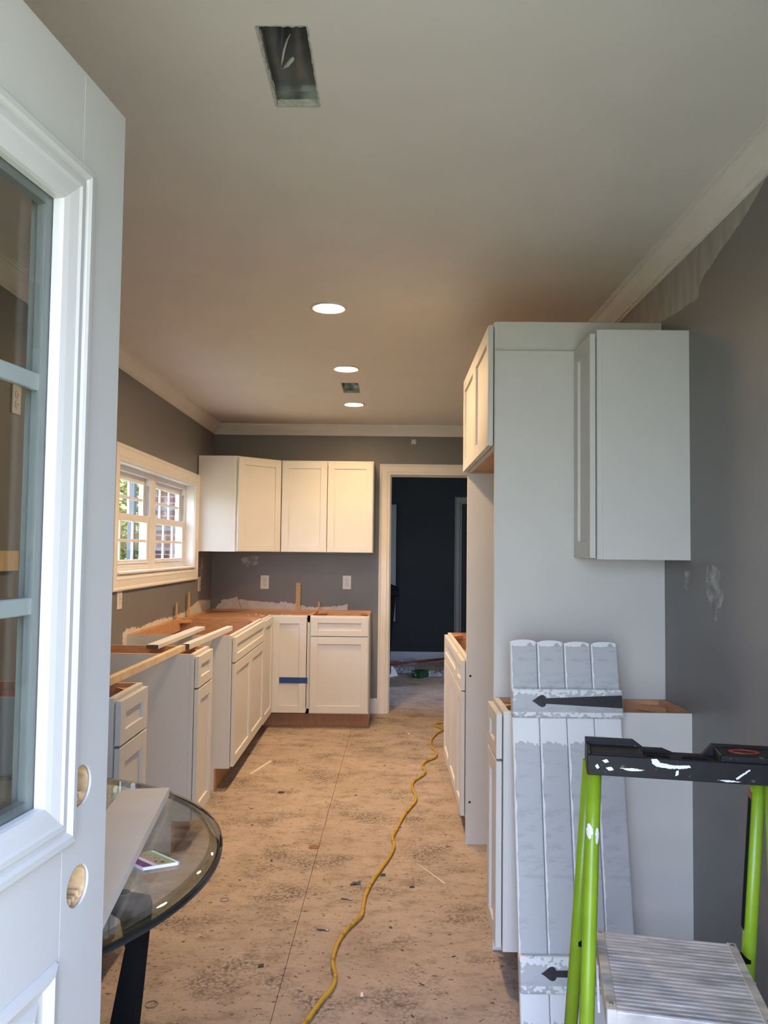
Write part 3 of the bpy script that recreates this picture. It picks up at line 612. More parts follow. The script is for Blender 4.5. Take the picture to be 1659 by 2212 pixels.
# ------------------------------------------------------------------ recessed lamps and open ducts
def downlight(label, x, y):
    r = thing('recessed_light', label, 'light', (x, y, ZC), group='recessed ceiling lamps')
    MB().loops([[(rr_ * math.cos(2 * math.pi * k / 40), rr_ * math.sin(2 * math.pi * k / 40), z) for k in range(40)] for rr_, z in ((3.25, 0.0), (3.2, -0.25), (2.95, -0.32), (2.6, -0.2), (2.55, -0.05))], 0, True, True).build('trim_ring', PLATE, r)
    MB().lathe([(2.58, -0.16), (2.58, -0.1)], 40, 0, False).build('lens', LAMPM, r)
downlight('round recessed lamp nearest the front, largest of the three lit in the ceiling', -11.3, 138.4)
downlight('round recessed lamp in the middle, in front of the small duct opening', -10.8, 185.4)
downlight('round recessed lamp farthest away, behind the small duct opening', -11.0, 230.9)
def duct(label, V, deep, near):
    x0, x1, y0, y1 = V
    r = thing('duct_opening', label, 'duct', ((x0 + x1) / 2, (y0 + y1) / 2, ZC)); hx, hy = (x1 - x0) / 2, (y1 - y0) / 2
    m = MB()                                             # cut board edge round the hole
    n = 0
    for k in range(26):
        t = -hy + 2 * hy * k / 26
        m.box(-hx - 0.12, -hx + random.uniform(0.06, 0.22), t, t + 2 * hy / 26, -0.03, 0.62); m.box(hx - random.uniform(0.0, 0.08), hx + 0.12, t, t + 2 * hy / 26, -0.03, 0.62)
    for k in range(12):
        t = -hx + 2 * hx * k / 12
        m.box(t, t + 2 * hx / 12, hy - random.uniform(0.05, 0.25), hy + 0.12, -0.03, 0.62); m.box(t, t + 2 * hx / 12, -hy - 0.12, -hy + random.uniform(0.0, 0.12), -0.03, 0.62)
    m.build('cut_edge', GYP, r)
    b = MB()
    a, c = hx + 0.1, hy + 0.1
    for q in ((-a - 0.1, -a, -c, c), (a, a + 0.1, -c, c), (-a, a, -c - 0.1, -c), (-a, a, c, c + 0.1)): b.box(q[0], q[1], q[2], q[3], 0.6, deep)
    b.build('metal_boot', STEEL, r)
    # crumpled flexible liner closing the boot
    g = MB(); NX, NY = 30, 40; R = []
    for j in range(NY + 1):
        row = []
        for i in range(NX + 1):
            u, v = i / NX, j / NY
            z = 1.6 + (deep - 1.9) * (1 - v) ** 1.5 + 1.5 * math.exp(-abs(u - 0.30 - 0.55 * (0.55 - v)) / 0.07) * math.exp(-((v - 0.42) / 0.17) ** 2) - 0.5 * math.exp(-((u - 0.62) / 0.2) ** 2) * math.sin(v * 3)
            row.append((-a + 2 * a * u, -c + 2 * c * v, z))
        R.append(row)
    g.loops(R, 0, False, True).build('liner', LINER, r)
    if near:                                             # sharp folds in the foil, their highlight put into a brighter colour
        fold = mat('foil_highlight', (0.62, 0.64, 0.63), 0.25, 0.15, 20, metal=0.35)
        for pts, rr_ in (([(0.65, -1.9, 2.95), (0.2, -1.15, 2.72), (-0.25, -0.4, 2.55), (-0.65, 0.5, 2.25), (-1.0, 1.7, 1.95), (-1.3, 2.9, 1.8)], [0.01, 0.05, 0.08, 0.13, 0.12, 0.03]), ([(0.75, -0.9, 2.7), (0.55, 0.4, 2.35), (0.1, 1.4, 2.05), (-0.6, 2.3, 1.88), (-1.2, 2.85, 1.8)], [0.02, 0.1, 0.22, 0.2, 0.03])):
            MB().tube(pts, rr_, 8).build('fold_highlight', fold, r)
duct('large rectangular duct hole in the ceiling near the entry', V1, 4.6, True)
duct('small-looking duct hole far down the ceiling between two lamps', V2, 3.6, False)

# ------------------------------------------------------------------ entry door, standing open on the left
hd = frame_at('door_2', (-20.85, 9.71, 0.3), math.radians(82))
def hz(x): return x                                      # local x: 0 at the hinge, 36 at the latch edge
st = MB(); H = 79.7; cxh = 36 - 2.85
for z0, z1 in ((0, 35.0), (38.4, 40.2), (43.6, H)): st.box(31.53, 36, 0, 1.75, z0, z1)
for zc_, z0, z1 in ((36.65, 35.0, 38.4), (41.85, 40.2, 43.6)): st.holed(31.53, 36, z0, z1, 0, 1.75, cxh, zc_, 1.06, 1.06, 40, 0, 1)
so = st.build('latch_stile', [DOORP, LVL], hd)
for zc_ in (36.65, 41.85):
    MB().loops([[(cxh + q * math.cos(2 * math.pi * k / 40), y, zc_ + q * math.sin(2 * math.pi * k / 40)) for k in range(40)] for q, y in ((1.10, -0.004), (1.06, 0.0), (1.045, 0.16), (1.06, 0.16))], 0, True, True).build('bore_rim', DOORP, so)
    MB().holed(cxh - 1.3, cxh + 1.3, zc_ - 1.3, zc_ + 1.3, 0.75, 0.95, cxh - 0.35, zc_ + 0.12, 0.55, 0.75, 24, 0, 0).build('core_ply', LVL, so) if False else None
    lm = MB()                                            # laminations of the core lumber seen inside the bore
    for k in range(5):
        xx = cxh - 0.85 + k * 0.36; hgt = math.sqrt(max(0, 1.05 ** 2 - (xx - cxh) ** 2)); lm.box(xx, xx + 0.26, 0.35, 1.5, zc_ - hgt, zc_ - hgt + 0.35, 0, 0.06)
    lm.build('core_lamination', LVL, so)
MB().box(0, 4.47, 0, 1.75, 0, H).build('hinge_stile', DOORP, hd)
MB().box(4.5, 31.5, 0.01, 1.74, 74.0, H).build('top_rail', DOORP, hd)
MB().box(4.5, 31.5, 0.01, 1.74, 33.6, 40.1).build('middle_rail', DOORP, hd)
MB().box(4.5, 31.5, 0.01, 1.74, 0, 9.0).build('bottom_rail', DOORP, hd)
PANM = [(0, 0.0), (0.12, -0.22), (0.5, -0.30), (0.8, -0.12), (1.0, 0.05), (1.3, 0.12), (1.5, -0.02), (1.9, -0.1), (2.1, 0.12), (2.3, 0.25), (2.5, 0.25)]
lp = MB().frame(4.75, 31.25, 8.8, 33.75, PANM).build('panel_molding', DOORP, hd)
MB().box(7.1, 28.9, 0.2, 1.5, 11.1, 31.4).build('lower_panel', DOORP, hd)
GM = [(0, 0.02), (0.05, -0.30), (0.2, -0.42), (0.55, -0.46), (0.72, -0.36), (0.8, -0.24), (0.95, -0.24), (1.05, -0.36), (1.35, -0.38), (1.5, -0.28), (2.1, -0.14), (2.45, -0.02), (2.5, 0.2), (2.5, 0.55)]
gx0, gx1, gz0, gz1 = 3.75, 32.25, 39.2, 74.6
MB().frame(gx0, gx1, gz0, gz1, GM).build('glass_molding', DOORP, hd)
MB().frame(gx0, gx1, gz0, gz1, [(d, 1.75 - y) for d, y in GM]).build('glass_molding', DOORP, hd)
SPC = mat('grey_spacer', (0.22, 0.24, 0.24), 0.4, 0.05, 20)
GREY_G = mat('muntin_grey', (0.55, 0.58, 0.58), 0.5, 0.02, 20)
ix0, ix1, iz0, iz1 = gx0 + 2.5, gx1 - 2.5, gz0 + 2.5, gz1 - 2.5
MB().frame(ix0 - 0.1, ix1 + 0.1, iz0 - 0.1, iz1 + 0.1, [(0, 0.62), (0.55, 0.62), (0.55, 1.12), (0, 1.12)]).build('glass_spacer', SPC, hd)
MB().box(ix0 - 0.3, ix1 + 0.3, 0.52, 0.58, iz0 - 0.3, iz1 + 0.3).build('pane', GLASS, hd)
MB().box(ix0 - 0.3, ix1 + 0.3, 1.17, 1.23, iz0 - 0.3, iz1 + 0.3).build('pane', WGLASS, hd)
for k in (1, 2):
    c = (51.55, 62.6)[k - 1]; MB().box(ix0 + 0.45, ix1 - 0.45, 0.7, 1.05, c - 0.42, c + 0.42, 0, 0.05).build('muntin', GREY_G, hd)
for k in (1, 2):
    c = ix0 + (ix1 - ix0) * k / 3; MB().box(c - 0.42, c + 0.42, 0.68, 1.07, iz0 + 0.45, iz1 - 0.45, 0, 0.05).build('muntin', GREY_G, hd)
for zz in (10, 40, 70): MB().tube([(-0.15, 0.2, zz - 2), (-0.15, 0.2, zz + 2)], 0.25, 10).build('hinge', STEEL, hd)

# ------------------------------------------------------------------ glass table
TC, TR, TZ = (-35.65, 60.8), 22.8, 31.4
tb = thing('round_glass_table', 'round glass-topped dining table with black legs behind the open entry door', 'table', (*TC, 0))
N = 96
MB().lathe([(TR - 1.0, TZ), (TR - 1.0, TZ - 0.5)], N, 0, True).build('glass_top', TGLASS, tb)
rim = MB(); pr = [(TR - 1.0, TZ), (TR - 0.25, TZ - 0.14), (TR, TZ - 0.28), (TR, TZ - 0.42), (TR - 0.15, TZ - 0.5), (TR - 1.0, TZ - 0.5)]
EDGEG = glass('bevelled_glass_edge', (0.66, 0.70, 0.68), 1.65)
rim.loops([[(r_ * math.cos(2 * math.pi * k / N), r_ * math.sin(2 * math.pi * k / N), z) for k in range(N)] for r_, z in pr], 0, True, True).build('beveled_edge', EDGEG, tb)
und = MB().loops([[(r_ * math.cos(2 * math.pi * k / N), r_ * math.sin(2 * math.pi * k / N), z) for k in range(N)] for r_, z in ((TR - 0.05, TZ - 0.40), (TR + 0.05, TZ - 0.45), (TR + 0.02, TZ - 0.78), (TR - 0.12, TZ - 0.85), (TR - 0.4, TZ - 0.80), (TR - 0.4, TZ - 0.50), (TR - 0.05, TZ - 0.40))], 0, True, True).build('rim_band', RIM, tb)
# base: four slab legs set radially, each with a short arm under the glass, meeting at a hub
for k in range(4):
    a = math.radians(-15 + 90 * k)
    o_pts = [(1.5, 30.78), (19.9, 30.78), (20.1, 30.2), (19.9, 28), (19.25, 21), (18.4, 10), (17.4, 0)]
    i_pts = [(14.6, 0), (16.0, 10), (17.3, 21), (18.55, 27.4), (18.1, 29.2), (16.8, 29.75), (1.5, 29.75)]
    MB().prism(o_pts + i_pts, 1, -0.42, 0.42).build('leg', BLACKP, tb, (0, 0, 0), (0, 0, a))
    MB().lathe([(0.5, 30.78), (0.5, 30.9)], 16).build('glass_pad', mat('clear_pad', (0.1, 0.1, 0.1), 0.3), tb, (18 * math.cos(a), 18 * math.sin(a), 0))
MB().lathe([(2.0, 29.7), (2.0, 30.75)], 24).build('hub', BLACKP, tb)
# boards and notebook lying on it
def board(label, ps, z, th):
    tag(MB().prism(ps, 2, z, z + th).build('white_board', TRIM), label, 'board')
board('white painted board on the glass table, upper of the two', [(-20.2, 74.5), (-23.6, 73.95), (-24.3, 73.2), (-21.1, 46.4), (-16.7, 46.4)], TZ + 0.47, 0.75)
board('white painted board on the glass table, lower of the two and mostly covered', [(-20.9, 73.4), (-24.0, 73.0), (-24.75, 72.2), (-21.6, 46.8), (-17.6, 46.8)], TZ + 0.02, 0.44)
nb = thing('spiral_notebook', 'spiral-bound printed notebook lying beside the white board on the glass table', 'notebook', (-15.4, 59.6, TZ + 0.02))
e1 = Vector((-0.775, 0.632)); e2 = Vector((-0.895, -0.447))
def nbp(a, b): v = e1 * a * 0.62 + e2 * b * 0.62; return (v.x, v.y)
MB().prism([nbp(0, 0), nbp(5.4, 0), nbp(5.4, 4), nbp(0, 4)], 2, 0, 0.22).build('pages', PAPER, nb)
MB().prism([nbp(0.1, 0.1), nbp(5.3, 0.1), nbp(5.3, 0.9), nbp(0.1, 0.9)], 2, 0.22, 0.235).build('print_band', mat('pale_green_print', (0.30, 0.42, 0.18), 0.6), nb)
MB().prism([nbp(0.1, 0.95), nbp(5.3, 0.95), nbp(5.3, 2.2), nbp(0.1, 2.2)], 2, 0.22, 0.235).build('print_band', mat('tan_print', (0.42, 0.33, 0.24), 0.6, 0.0, 90, col2=(0.10, 0.08, 0.06), thresh=(0.55, 0.6)), nb)
MB().prism([nbp(0.1, 2.8), nbp(5.3, 2.8), nbp(5.3, 3.9), nbp(0.1, 3.9)], 2, 0.22, 0.235).build('print_band', PURPLE, nb)
sp_ = MB()
for k in range(26):
    c = Vector((*nbp(0.1 + k * 0.205, -0.02), 0.13)); ax = Vector((e2.x, e2.y, 0))
    sp_.tube([c + ax * (0.13 * math.cos(t)) + Vector((0, 0, 0.13 * math.sin(t))) for t in [2 * math.pi * q / 8 for q in range(9)]], 0.025, 5)
sp_.build('spiral_binding', mat('white_wire', (0.7, 0.7, 0.7), 0.3), nb)

# ------------------------------------------------------------------ board-and-batten shutter
lean = math.radians(11.6)
sh = thing('board_shutter', 'worn grey four-plank shutter with black strap hinges leaning on the base cabinet', 'shutter', (15.55, 94.05, 0.0), (-lean, 0, math.radians(0.4)))
PW = 3.42
for k in range(4):
    x0 = k * PW; top = 44.4 - (0, 0.08, 0.2, 0.2)[k]
    poly = [(0.0, 0.25), (PW - 0.06, 0.25), (PW - 0.06, top - 0.35)] + [((PW - 0.06) / 2 + (PW - 0.06) / 2 * math.cos(t), top - 0.35 + 0.35 * math.sin(t)) for t in [math.pi * q / 8 for q in range(1, 8)]] + [(0.0, top - 0.35)]
    m = MB().prism(poly, 1, -0.85, 0.0)
    es = [e for e in m.bm.edges if abs(e.verts[0].co.y + 0.85) < 1e-4 and abs(e.verts[1].co.y + 0.85) < 1e-4]
    bmesh.ops.bevel(m.bm, geom=es, offset=0.16, segments=2, affect='EDGES', profile=0.5)
    m.build('plank', PLANKM, sh, (x0, 0, 0))
def hinge_strap(par, z, y, xr, L, h0, h1):
    # black arrow-headed strap; xr = right end, tapering to the arrow on the left
    xl_ = xr - L; hd_ = 0.62
    hp = [(2.0, h0), (1.72, h0), (1.66, 0.54), (1.48, 0.70), (1.22, 0.74), (0.95, 0.64), (0.6, 0.38), (0.25, 0.13)]
    pts = [(xr, z + h1)] + [(xl_ + u, z + v) for u, v in hp] + [(xl_, z)] + [(xl_ + u, z - v) for u, v in hp[::-1]] + [(xr, z - h1)]
    o = MB().prism(pts, 1, y - 0.12, y).build('strap_hinge', BLACK, par)
    sc = MB()
    for q in (1.35, 4.4, 7.8, L - 0.9): sc.tube([(xl_ + q, y - 0.11, z), (xl_ + q, y - 0.2, z)], 0.16, 8)
    sc.build('screws', BLACK, o)
for zc_, hh, hz_, ln in ((36.5, 1.78, 36.75, 11.2), (6.1, 2.0, 6.3, 11.2)):
    b = MB().box(-0.1, 4 * PW + 0.05, -1.75, -0.86, -hh, hh)
    es = [e for e in b.bm.edges if min(v.co.y for v in e.verts) < -1.7]
    bmesh.ops.bevel(b.bm, geom=es, offset=0.3, segments=3, affect='EDGES', profile=0.5)
    bt = b.build('batten', BATM, sh, (0, 0, zc_))
    hinge_strap(sh, hz_, -1.76, 13.55, ln, 0.34, 0.78 if hz_ > 20 else 0.46)

# ------------------------------------------------------------------ step ladder
la = thing('step_ladder', 'lime green step ladder with a paint-splashed black tray on top', 'ladder', (25.6, 74.85, 0), (0, 0, math.radians(-10.7)))
def leg(nm, p, flange=None):
    o = MB().tube(p, 0.62, 14).build(nm, GREEN, la)
    fc = MB().tube([p[-1], Vector(p[-1]) + (Vector(p[-1]) - Vector(p[-2])).normalized() * 0.6], 0.85, 12).build('rubber_foot', BLACKP, o)
    return o
l1 = leg('rear_leg', [(-6.75, -2.2, 35.8), (-7.75, 0.0, 19.0), (-8.95, 2.4, 0.6)])
l2 = leg('front_leg', [(-6.45, -4.3, 35.8), (-6.8, -5.5, 28.3), (-7.2, -7.3, 19.4), (-8.0, -11.1, 0.6)])
l3 = leg('rear_leg', [(7.75, -2.2, 35.8), (7.25, 0.0, 19.0), (6.6, 2.4, 0.6)])
l4 = leg('front_leg', [(8.2, -4.3, 35.8), (8.1, -5.5, 28.3), (8.0, -7.3, 19.4), (7.6, -11.1, 0.6)])
# label strip on the inner face of the right rear leg
dv = Vector((7.25 - 7.75, 2.2, -16.8)).normalized()
p0 = Vector((7.70, -2.0, 34.2)); m = MB(); sd = Vector((-0.66, 0, 0))
m.loops([[tuple(p0 + sd + Vector((0, -0.55, 0)) + dv * t), tuple(p0 + sd + Vector((-0.03, -0.55, 0)) + dv * t), tuple(p0 + sd + Vector((-0.03, 0.4, 0)) + dv * t), tuple(p0 + sd + Vector((0, 0.4, 0)) + dv * t)] for t in (0.9, 13.0)], 0, True, False, True, True)
m.build('warning_label', BLACKP, la)
m = MB(); m.loops([[tuple(p0 + sd + Vector((0.0, -0.56, 0)) + dv * t), tuple(p0 + sd + Vector((-0.035, -0.56, 0)) + dv * t), tuple(p0 + sd + Vector((-0.035, 0.41, 0)) + dv * t), tuple(p0 + sd + Vector((0, 0.41, 0)) + dv * t)] for t in (0.3, 0.9)], 0, True, False, True, True); m.build('warning_label', RED, la)
# platform
tr_ = MB(); x0, x1, yN, yF, zt = -6.15, 6.15, -13.2, 0.1, 19.6
prof = []; nr = 23; stp = (yF - yN) / nr
for k in range(nr):
    y = yN + k * stp; prof += [(y + stp * 0.08, zt - 0.03), (y + stp * 0.25, zt + 0.05), (y + stp * 0.62, zt + 0.05), (y + stp * 0.80, zt - 0.03)]
prof += [(yF, zt - 0.1), (yF, zt - 1.4), (yF - 0.1, zt - 1.4), (yF - 0.1, zt - 0.3), (yN + 0.1, zt - 0.3), (yN + 0.1, zt - 2.2), (yN, zt - 2.2), (yN, zt - 0.1)]
tr_.prism(prof, 0, x0 + 0.75, x1 - 0.75)
plt = tr_.build('platform', ALU, la)
for a, b in ((x0, x0 + 0.8), (x1 - 0.8, x1)): MB().box(a, b, yN, yF, zt - 1.6, zt + 0.09, 0, 0.06).build('side_rail', ALU, plt)
for px in (x0 + 0.4, x1 - 0.4):
    for py in (yN + 0.9, yF - 0.6): MB().tube([(px, py, zt + 0.08), (px, py, zt + 0.16)], 0.17, 10).build('rivet', STEEL, plt)
MB().tube([(-7.7, -0.1, 18.5), (x0, -0.1, 18.5)], 0.5, 12).build('pivot', BLACKP, la); MB().tube([(x1, -0.1, 18.5), (7.3, -0.1, 18.5)], 0.5, 12).build('pivot', BLACKP, la)
for s_ in (-1, 1):
    m = MB(); xx = s_ * 6.35; m.prism([(-7.6, 16.3), (-7.0, 16.1), (-5.2, 18.6), (-5.6, 19.2)], 0, xx - 0.1, xx + 0.1); m.build('bracket', ALU, la)
MB().tube([(-7.75, -9.0, 13.9), (7.7, -9.0, 13.9)], 0.55, 12).build('cross_bar', BLACKP, la)
MB().tube([(-8.5, 1.6, 7), (6.9, 1.6, 7)], 0.45, 10).build('cross_bar', ALU, la)
m = MB(); m.prism([(y * 1.0, z - 9.6) for y, z in prof], 0, -6.6, 6.6); m.build('lower_step', ALU, la)
# top tray
ty0, ty1, tz0 = -5.3, -1.3, 35.3
out = [(-7.15, tz0), (-7.15, 37.75), (-2.9, 37.75), (-2.0, 37.1), (-0.3, 37.1), (0.6, 36.75), (3.0, 36.75), (3.9, 37.75), (8.9, 37.75), (8.9, tz0)]
tm = MB().prism(out, 1, -1.9, ty1)                       # tall back lip with a stepped outline
tm.box(-7.15, 8.9, ty0, ty0 + 0.35, tz0, 37.05, 0, 0.06)   # front wall
tm.box(-7.15, -6.8, ty0 + 0.35, -1.9, tz0, 37.4, 0, 0.05); tm.box(8.55, 8.9, ty0 + 0.35, -1.9, tz0, 37.4, 0, 0.05)
tm.box(-6.8, -2.3, ty0 + 0.35, -1.9, 36.7, 37.2, 0, 0.06); tm.box(4.0, 8.55, ty0 + 0.35, -1.9, 36.7, 37.6, 0, 0.08)
tray = tm.build('tray', STAINP, la)
hm = MB()                                                # low deck with two cup holes
for xa, xb, cx_, rx_ in ((-2.3, 0.7, -0.9, 1.05), (0.7, 4.0, 2.2, 1.2)):
    q = MB().holed(xa, xb, ty0 + 0.35, -1.9, 36.1, 36.75, cx_, -3.5, rx_, 1.0, 32, 0, 1)
    for v in q.bm.verts: v.co = Vector((v.co.x, v.co.z, v.co.y))
    q.build('cup_deck', [STAINP, DARK], tray)
MB().box(-6.8, 8.55, ty0 + 0.35, -1.9, 35.3, 35.5).build('tray_floor', DARK, tray)
ring = []
for rx_, ry_, z in ((1.3, 0.75, 37.6), (1.3, 0.75, 37.66), (0.95, 0.48, 37.66), (0.95, 0.48, 37.6)): ring.append([(6.2 + rx_ * math.cos(2 * math.pi * k / 28), -3.4 + ry_ * math.sin(2 * math.pi * k / 28), z) for k in range(28)])
MB().loops(ring, 0, True).build('red_emblem', RED, tray)
SPL = mat('dried_white_paint', (0.72, 0.72, 0.72), 0.5, 0.1, 30)
def splash(pts): MB().prism(ragged(pts, 0.03, 0.12), 1, ty0 - 0.015, ty0 + 0.02).build('paint_splash', SPL, tray)
splash([(-1.75, 37.0), (-1.3, 37.02), (-1.0, 36.7), (0.2, 36.55), (1.4, 36.62), (1.5, 36.45), (0.9, 36.3), (-0.4, 36.25), (-1.3, 36.35), (-1.7, 36.6)])
splash([(-5.9, 36.6), (-5.5, 36.75), (-5.3, 36.5), (-5.6, 36.4)]); splash([(-6.5, 36.1), (-6.3, 36.3), (-6.1, 36.0), (-6.3, 35.85)])
splash([(-5.6, 36.0), (-5.1, 36.1), (-4.9, 35.85), (-5.3, 35.75)]); splash([(-4.4, 36.05), (-3.2, 36.1), (-2.3, 36.0), (-2.6, 35.9), (-3.6, 35.85)])
splash([(5.1, 35.8), (6.2, 36.6), (6.3, 36.5), (5.2, 35.65)]); splash([(3.6, 35.55), (4.6, 35.6), (5.6, 35.5), (4.4, 35.42)]); splash([(0.3, 36.1), (0.5, 36.15), (0.45, 35.75), (0.2, 35.65)])

m = MB()                                                 # white paint smeared on the left front leg
for a0, a1, z0, z1 in ((-2.6, -1.6, 29.9, 31.2), (-1.3, -0.6, 29.5, 30.9)):
    rows_ = []
    for q in range(9):
        z = z0 + (z1 - z0) * q / 8; f = (35.8 - z) / 7.5; cx_, cy_ = -6.45 - 0.35 * f, -4.3 - 1.2 * f; wv = math.sin(math.pi * q / 8) ** 0.5
        ac = (a0 + a1) / 2 + random.uniform(-0.1, 0.1); hw = (a1 - a0) / 2 * wv * random.uniform(0.7, 1.1) + 0.02
        rows_.append([(cx_ + 0.632 * math.cos(ac + hw * t / 3), cy_ + 0.632 * math.sin(ac + hw * t / 3), z) for t in range(-3, 4)])
    m.loops(rows_, 0, False, True)
m.build('paint_splash', SPL, la)
# ------------------------------------------------------------------ extension cord and floor debris
cp_ = [(30, 262), (27, 253), (21.5, 249), (19.5, 255), (16.2, 255.5), (15.2, 251), (16.8, 247.0), (14.4, 240), (12.6, 232), (12.2, 225), (13.1, 219), (12.6, 213), (9.6, 208), (8.9, 203.5), (9.4, 199.5), (8.4, 195.5), (6.3, 191), (5.8, 185), (6.4, 179.5), (6.2, 176), (4.6, 170.5), (3.2, 165), (1.9, 158), (1.1, 153.5), (1.4, 149.5), (0.9, 146), (-0.7, 139.5), (-2.3, 133.5), (-3.2, 128.5), (-3.5, 124.5), (-3.6, 121.5), (-4.6, 119), (-6.0, 115.5), (-6.9, 110.5), (-6.9, 107), (-6.35, 104), (-6.6, 101.5), (-7.7, 98.6), (-8.9, 94.8), (-10.1, 91), (-10.6, 86), (-9.8, 80)]
cv = bpy.data.curves.new('extension_cord', 'CURVE'); cv.dimensions = '3D'; cv.bevel_depth = 0.30 * IN; cv.bevel_resolution = 3; cv.resolution_u = 6
sn = cv.splines.new('BEZIER'); sn.bezier_points.add(len(cp_) - 1)
for p, (a, b) in zip(sn.bezier_points, cp_): p.co = (a * IN, b * IN, 0.31 * IN); p.handle_left_type = p.handle_right_type = 'AUTO'
cv.materials.append(CORD)
tmp = bpy.data.objects.new('tmp_curve', cv); COL.objects.link(tmp)
me = bpy.data.meshes.new_from_object(tmp.evaluated_get(bpy.context.evaluated_depsgraph_get())); bpy.data.objects.remove(tmp)
for pgn in me.polygons: pgn.use_smooth = True
tag(link('extension_cord', me), 'dirty yellow extension cord snaking down the middle of the floor', 'cord')

def screw(label, x, y, a):
    r = thing('screw', label, 'screw', (x, y, 0.12), (0, 0, a))
    MB().tube([(0, 0, 0), (1.5, 0, -0.03), (1.75, 0, -0.04)], [0.1, 0.1, 0.02], 8).build('shank', STEEL, r)
    MB().tube([(-0.15, 0, 0), (0, 0, 0)], [0.26, 0.1], 10).build('head', STEEL, r)
screw('dark screw on the floor left of the cord, below the blue scrap', -6.9, 127.4, 0.0 - 0.15)
screw('shiny screw on the floor left of the cord, below the dark screw', -9.8, 117.2, -0.12)
def scrap(name, label, cat, pts, x, y, h, m, a=0.0):
    mb = MB().prism(pts, 2, 0.01, h); tag(mb.build(name, m, None, (x, y, 0), (0, 0, a)), label, cat)
BLUEG = mat('blue_grey_scrap', (0.06, 0.075, 0.09), 0.5, 0.2, 30)
sc_ = MB(); sc_.loops([[(-0.9, -0.4, 0.02), (-0.3, 0.3, 0.25), (0.2, 0.5, 0.05), (0.9, 0.3, 0.4)], [(-0.7, -0.9, 0.02), (-0.1, -0.7, 0.4), (0.4, -0.5, 0.15), (0.95, -0.8, 0.05)]], 0, False)
tag(sc_.build('plastic_scrap', BLUEG, None, (-5.1, 133.3, 0)), 'crumpled blue-grey scrap on the floor left of the cord', 'scrap')
scrap('wood_sliver', 'long pale wood sliver on the floor below the sink cabinet doors', 'sliver', [(0, 0), (0.3, -0.3), (3.6, 11.6), (3.2, 11.8)], -33.5, 196, 0.25, TRIM)
scrap('wood_sliver', 'thin pale sliver on the floor right of the cord', 'sliver', [(0, 0), (0.1, -0.12), (4.6, -8.6), (4.4, -8.6)], 5.2, 142.5, 0.06, TRIM)
BL = mat('dark_chip', (0.02, 0.02, 0.022), 0.6)
for nm_, x, y, w_, h_ in (('square black chip on the floor near the bottom, left of the cord', -16.7, 106.6, 0.75, 0.8), ('small black chip on the floor below the corner cabinet run', -24.6, 181.2, 1.4, 1.2), ('small black chip right of the cord near the pale sliver', 3.8, 132.0, 0.8, 0.6), ('dark chip on the floor beside the yellow cord bend', -1.0, 136.4, 0.9, 0.9)):
    scrap('floor_chip', nm_, 'chip', [(0, 0), (w_, 0.1), (w_ * 0.9, h_), (0.1, h_ * 0.9)], x, y, 0.15, BL)
scrap('wood_chip', 'brown wood chip beside the long floor seam', 'chip', [(-0.9, -0.6), (0.7, -0.8), (1.0, 0.4), (0.1, 1.2), (-0.9, 0.7)], -13.4, 149.0, 0.12, mat('brown_chip', (0.22, 0.10, 0.04), 0.7, 0.2, 30))
scrap('plaster_chip', 'white plaster chip on the floor below the far right cabinet', 'chip', [(0, 0), (0.6, 0.1), (0.5, 0.9), (0.0, 0.7)], 6.0, 240.5, 0.2, PAPER)
scrap('plaster_chip', 'white plaster chip on the floor right of the cord, near the front', 'chip', [(0, 0), (0.35, 0.1), (0.25, 0.9), (0.0, 0.7)], -3.0, 100.2, 0.12, PAPER)
def washer(label, x, y, r_):
    tag(MB().loops([[(q * math.cos(2 * math.pi * k / 20), q * math.sin(2 * math.pi * k / 20), z) for k in range(20)] for q, z in ((r_, 0.01), (r_, 0.1), (r_ * 0.9, 0.1), (r_ * 0.9, 0.01))], 0, True).build('metal_ring', mat('grey_ring', (0.16, 0.14, 0.13), 0.5), None, (x, y, 0)), label, 'ring')
washer('thin metal ring on the floor right of the black table leg', -28.0, 97.8, 0.75)
washer('thin metal ring on the floor below the glass table edge', -25.2, 126.5, 0.7)
for k, (x, y) in enumerate(((-18, 170), (-1, 205), (8, 222), (-20, 142), (3, 160), (-27, 160), (1, 118), (9, 110), (-14, 240), (-4, 245), (-7, 180), (11, 150), (-22, 200), (5, 103), (-3, 230), (-24, 134), (-29, 170), (3.5, 96))):
    a = random.uniform(0.3, 1.0); b = random.uniform(0.2, 0.5)
    o = MB().prism([(0, 0), (a, b * 0.2), (a * 0.8, b), (a * 0.1, b * 0.8)], 2, 0.01, 0.07).build('dirt_crumb', BL, None, (x, y, 0), (0, 0, random.uniform(0, 3)))
    tag(o, 'tiny dark crumb of dirt on the bare board floor', 'crumb', 'dirt crumbs on the floor')

# ------------------------------------------------------------------ far room clutter
bn = thing('trash_bin', 'black lidded trash bin behind the left side of the doorway', 'bin', (-9.6, 332, 0))
def ring4(w, d, z): return [(-w, -d, z), (w, -d, z), (w, d, z), (-w, d, z)]
MB().loops([ring4(9.2, 10, 1.0), ring4(12.2, 13, 37.0)], 0, True, False, True, True).build('bin_body', BLACKP, bn)
MB().loops([ring4(13.2, 14, 36.6), ring4(13.6, 14.4, 37.2), ring4(13.6, 14.4, 38.8), ring4(12.5, 13, 39.6), ring4(9, 10, 41)], 0, True, False, True, True).build('lid', BLACKP, bn)
for s_ in (-1, 1): MB().tube([(s_ * 8, 9, 3), (s_ * 9.5, 9, 3)], 3, 16).build('wheel', BLACKP, bn)
gb = thing('green_box', 'small dark green cardboard box on the far room floor', 'box', (10.0, 347.5, -0.02), (0, 0, math.radians(-38)))
